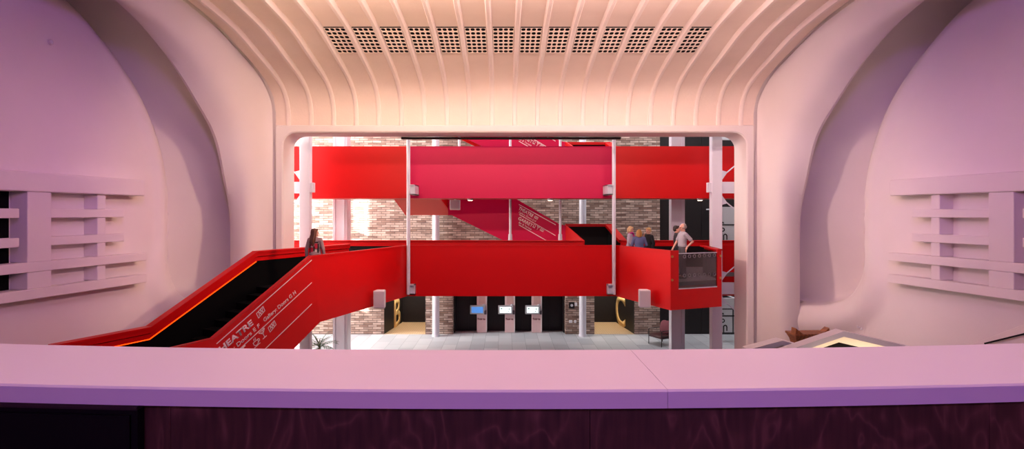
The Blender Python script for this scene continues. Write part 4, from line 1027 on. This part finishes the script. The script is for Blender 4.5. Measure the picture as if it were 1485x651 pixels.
def print_(t, s, up, hp):
    for nm, m_, pcs in (('back_print', fab('black print cloth',(28,22,26)), [(-.13,1.30,.13,.03),(0,1.30,.13,.03),(-.135,1.0,.03,.28),(.105,1.0,.03,.28),(-.02,.98,.035,.22)]), ('back_print', fab('red print cloth',(190,40,64)), [(-.10,1.13,.075,.15),(.02,1.02,.08,.14),(.03,1.21,.05,.06)]), ('back_print', fab('pale print cloth',(214,196,190)), [(-.09,1.03,.06,.07),(.03,1.17,.06,.035)])):
        mb = MB()
        for x, z, w, h in pcs:
            ys = [.128-1.6*(xx*xx)-.35*max(0,1.16-z)*.3 for xx in (x, x+w)]
            mb.hexa([Vector(p)*s for p in [(x,ys[0]-.03,z),(x+w,ys[1]-.03,z),(x+w,ys[1]+.006,z),(x,ys[0]+.006,z),(x,ys[0]-.03,z+h),(x+w,ys[1]-.03,z+h),(x+w,ys[1]+.006,z+h),(x,ys[0]+.006,z+h)]])
        obj(nm, mb.bevel(.004,1), m_, t, False, True)
person((xg,Yg,FZ), math.radians(180), 1.70, 'person seen from behind with long brown hair and printed grey jacket on the red stairs', (fab('washed grey jacket',(156,130,134)),'jacket'), fab('dark jeans',(40,42,56)), (92,52,36), 'long', yaw=math.radians(-52), left=((.245,.02,1.10),(.26,-.03,.86),(0,-.3,-1)), right=((-.245,.02,1.10),(-.26,-.05,.86),(0,-.3,-1)), extra=print_)
def scarf(t, s, up, hp):
    obj('scarf', MB().tube([up((.09*math.cos(a),-.02+.085*math.sin(a),1.45+.02*math.sin(a*2))) for a in [i*math.pi/8 for i in range(17)]], .03*s, 10), fab('magenta scarf',(190,40,130)), t, True, True)
    obj('scarf_end', MB().tube([up((.03,-.10,1.42)),up((.04,-.13,1.32)),up((.03,-.135,1.2))], [.03*s,.035*s,.02*s], 10), fab('magenta scarf',(190,40,130)), t, True, True)
yw = 20.35
person((PX(913,yw),yw,FZ), math.radians(62), 1.66, 'person with short pale blond hair, lilac cardigan and magenta scarf in the group of three', (fab('lilac cardigan',(196,180,198)),'cardigan'), fab('navy trousers',(44,46,64)), (222,190,140), 'full', yaw=math.radians(12), pitch=math.radians(12), lean=.08, extra=scarf, left=((.25,-.06,1.12),(.16,-.26,1.02),(-.3,-.9,.1)), right=((-.25,-.02,1.12),(-.2,-.2,.98),(.2,-.9,-.2)))
yw = 19.15
person((PX(927,yw),yw,FZ), math.radians(170), 1.575, 'person seen from behind with honey blond bob and blue denim jacket', (fab('blue denim jacket',(92,98,140)),'jacket'), fab('black trousers',(30,30,36)), (172,124,66), 'bob', slim=1.12, pitch=math.radians(6), lean=.06, left=((.27,-.02,1.12),(.2,-.2,1.0),(0,-1,0)), right=((-.27,-.02,1.12),(-.2,-.2,1.0),(0,-1,0)))
yw = 19.75
person((PX(941,yw),yw,FZ), math.radians(-58), 1.63, 'person with short sandy hair and black jacket holding a hand near the chin', (fab('black jacket',(22,20,24)),'jacket'), fab('black trousers',(30,30,36)), (188,150,96), 'short', yaw=math.radians(-6), pitch=math.radians(10), lean=.05, right=((-.24,-.14,1.16),(-.06,-.20,1.36),(.25,.1,1)))
ym = 17.95
person((PX(990,ym),ym,FZ), math.radians(-84), 1.81, 'person with balding grey hair and grey short sleeved polo shirt standing in the viewing box', (fab('grey polo cloth',(170,162,170)),'polo_shirt'), fab('charcoal trousers',(84,80,86)), (150,140,136), 'balding', sleeve=.72, yaw=math.radians(0), pitch=math.radians(12), slim=1.1, left=((.27,.20,1.16),(.20,.05,.98),(0,-.35,-.9)), right=((-.26,-.08,1.14),(-.22,-.22,.93),(0,-.4,-.9)))
yo = 18.95
person((PX(981.5,yo),yo,FZ), math.radians(78), 1.72, 'person with dark hair mostly hidden behind the polo shirted person', (fab('charcoal top',(52,46,52)),'jumper'), fab('black trousers',(30,30,36)), (44,30,26), 'short')

# ================================================================== LIGHT
def area(name, loc, target, w, h, power, col, spread=180):
    l = bpy.data.lights.new(name, 'AREA'); l.shape = 'RECTANGLE'; l.size = w; l.size_y = h; l.energy = power; l.color = col; l.spread = math.radians(spread)
    o = bpy.data.objects.new(name, l); COL.objects.link(o); o.location = loc
    o.rotation_euler = (Vector(target)-Vector(loc)).to_track_quat('-Z', 'Y').to_euler(); return o
def spot(name, loc, target, power, col, ang, blend=.6, r=.25):
    l = bpy.data.lights.new(name, 'SPOT'); l.energy = power; l.color = col; l.spot_size = math.radians(ang); l.spot_blend = blend; l.shadow_soft_size = r
    o = bpy.data.objects.new(name, l); COL.objects.link(o); o.location = loc
    o.rotation_euler = (Vector(target)-Vector(loc)).to_track_quat('-Z', 'Y').to_euler(); return o
WARM, PINK, PURP, DAY = (1,.70,.50), (1,.62,.70), (.50,.20,.90), (.92,.96,1)
area('lamp_header_strip', (0,11.6,4.86), (0,19,1.0), 11, .10, 290, (1,.71,.69), 140)
area('lamp_ceiling_wash', (-3.4,7.6,3.3), (-3.6,14.5,5.0), 6, .3, 130, (1,.70,.46), 80)
area('lamp_ceiling_wash', (3.4,7.6,3.3), (3.6,14.5,5.0), 6, .3, 120, (1,.68,.58), 80)
for s in (-1, 1):
    spot('lamp_wall_purple', (s*2.0,3.0,4.6), (s*11,11.0,3.8), 1000, (.50,.18,1), 70, 1)
    spot('lamp_wall_pink', (-s*4.5,5.5,4.3), (s*10.8,12.0,-1.0), 1900, (1,.52,.78), 36, 1, .3)
    spot('lamp_niche_purple', (s*4.5,7.5,4.6), (s*9.6,16.2,.5), 330, (.50,.20,1), 55, 1)
    spot('fill_splay_warm', (-s*6.0,11.5,4.75), (s*8.2,17.2,.2), 3800, (1,.67,.47) if s < 0 else (1,.66,.56), 38, .95, .5)  # added spots without a visible fitting, warm and brighten the splay
    spot('fill_stalls', (s*2.5,5.0,4.9), (s*6.6,12.5,-2.6), 420, (1,.78,.78), 55, 1)  # added front fill, unseen, lifts the dark fronts in the stalls
area('lamp_counter_purple', (0,-2.6,1.6), (0,1.6,-.5), 5, .5, 62, (.54,.24,1), 150)
area('lamp_counter_pink', (0,3.4,3.9), (0,1.7,-.5), 6, .4, 80, (1,.64,.70), 120)
for x_, y_ in ((-5.0,27.8),(4.7,27.8)): area('fill_passage', (x_,y_,-2.98), (x_,y_,-5), 1.2, .8, 55, (1,.86,.68), 160)  # unseen fill added to brighten passage floors and letters
area('daylight_roof', (0,23.4,8.1), (0,23.4,0), 26, 5.0, 1700, DAY)
area('daylight_flank', (-13.6,23,1.2), (0,24,-1), 5.0, 6.5, 3100, (1,.97,.93))
ap = P(1227, 481.5, 10.6); area('lamp_booth', (ap.x+.15, ap.y-.05, ap.z-.8), (ap.x+.1, ap.y+.35, ap.z), 1.6, .1, 7, (1,.78,.55), 170)
sun = bpy.data.lights.new('sun', 'SUN'); sun.energy = 24; sun.color = (1,.97,.93); sun.angle = math.radians(.6)
so = bpy.data.objects.new('sun', sun); COL.objects.link(so); so.rotation_euler = Vector((1,.76,-.36)).to_track_quat('-Z','Y').to_euler()
wd = bpy.data.worlds.new('World'); S.world = wd; wd.use_nodes = True
wd.node_tree.nodes['Background'].inputs[0].default_value = (.75,.82,.95,1); wd.node_tree.nodes['Background'].inputs[1].default_value = .25

cam = bpy.data.cameras.new('Camera'); co = bpy.data.objects.new('Camera', cam); COL.objects.link(co)
cam.sensor_width = 36; cam.lens = 36*F/1485; cam.shift_x = (742.5-CX)/1485; cam.shift_y = -(325.5-CY)/1485
co.location = (EX, 0, 0); co.rotation_euler = (math.pi/2, 0, 0); cam.clip_start = .05; cam.clip_end = 200
S.camera = co
for o in list(S.objects):
    if o.parent is None: o.location.z += H
S.view_settings.view_transform = 'Standard'; S.view_settings.look = 'None'; S.view_settings.gamma = 1; S.view_settings.use_curve_mapping = False
S.view_settings.exposure = 0.12
S.cycles.max_bounces = 8; S.cycles.diffuse_bounces = 4; S.cycles.transparent_max_bounces = 12
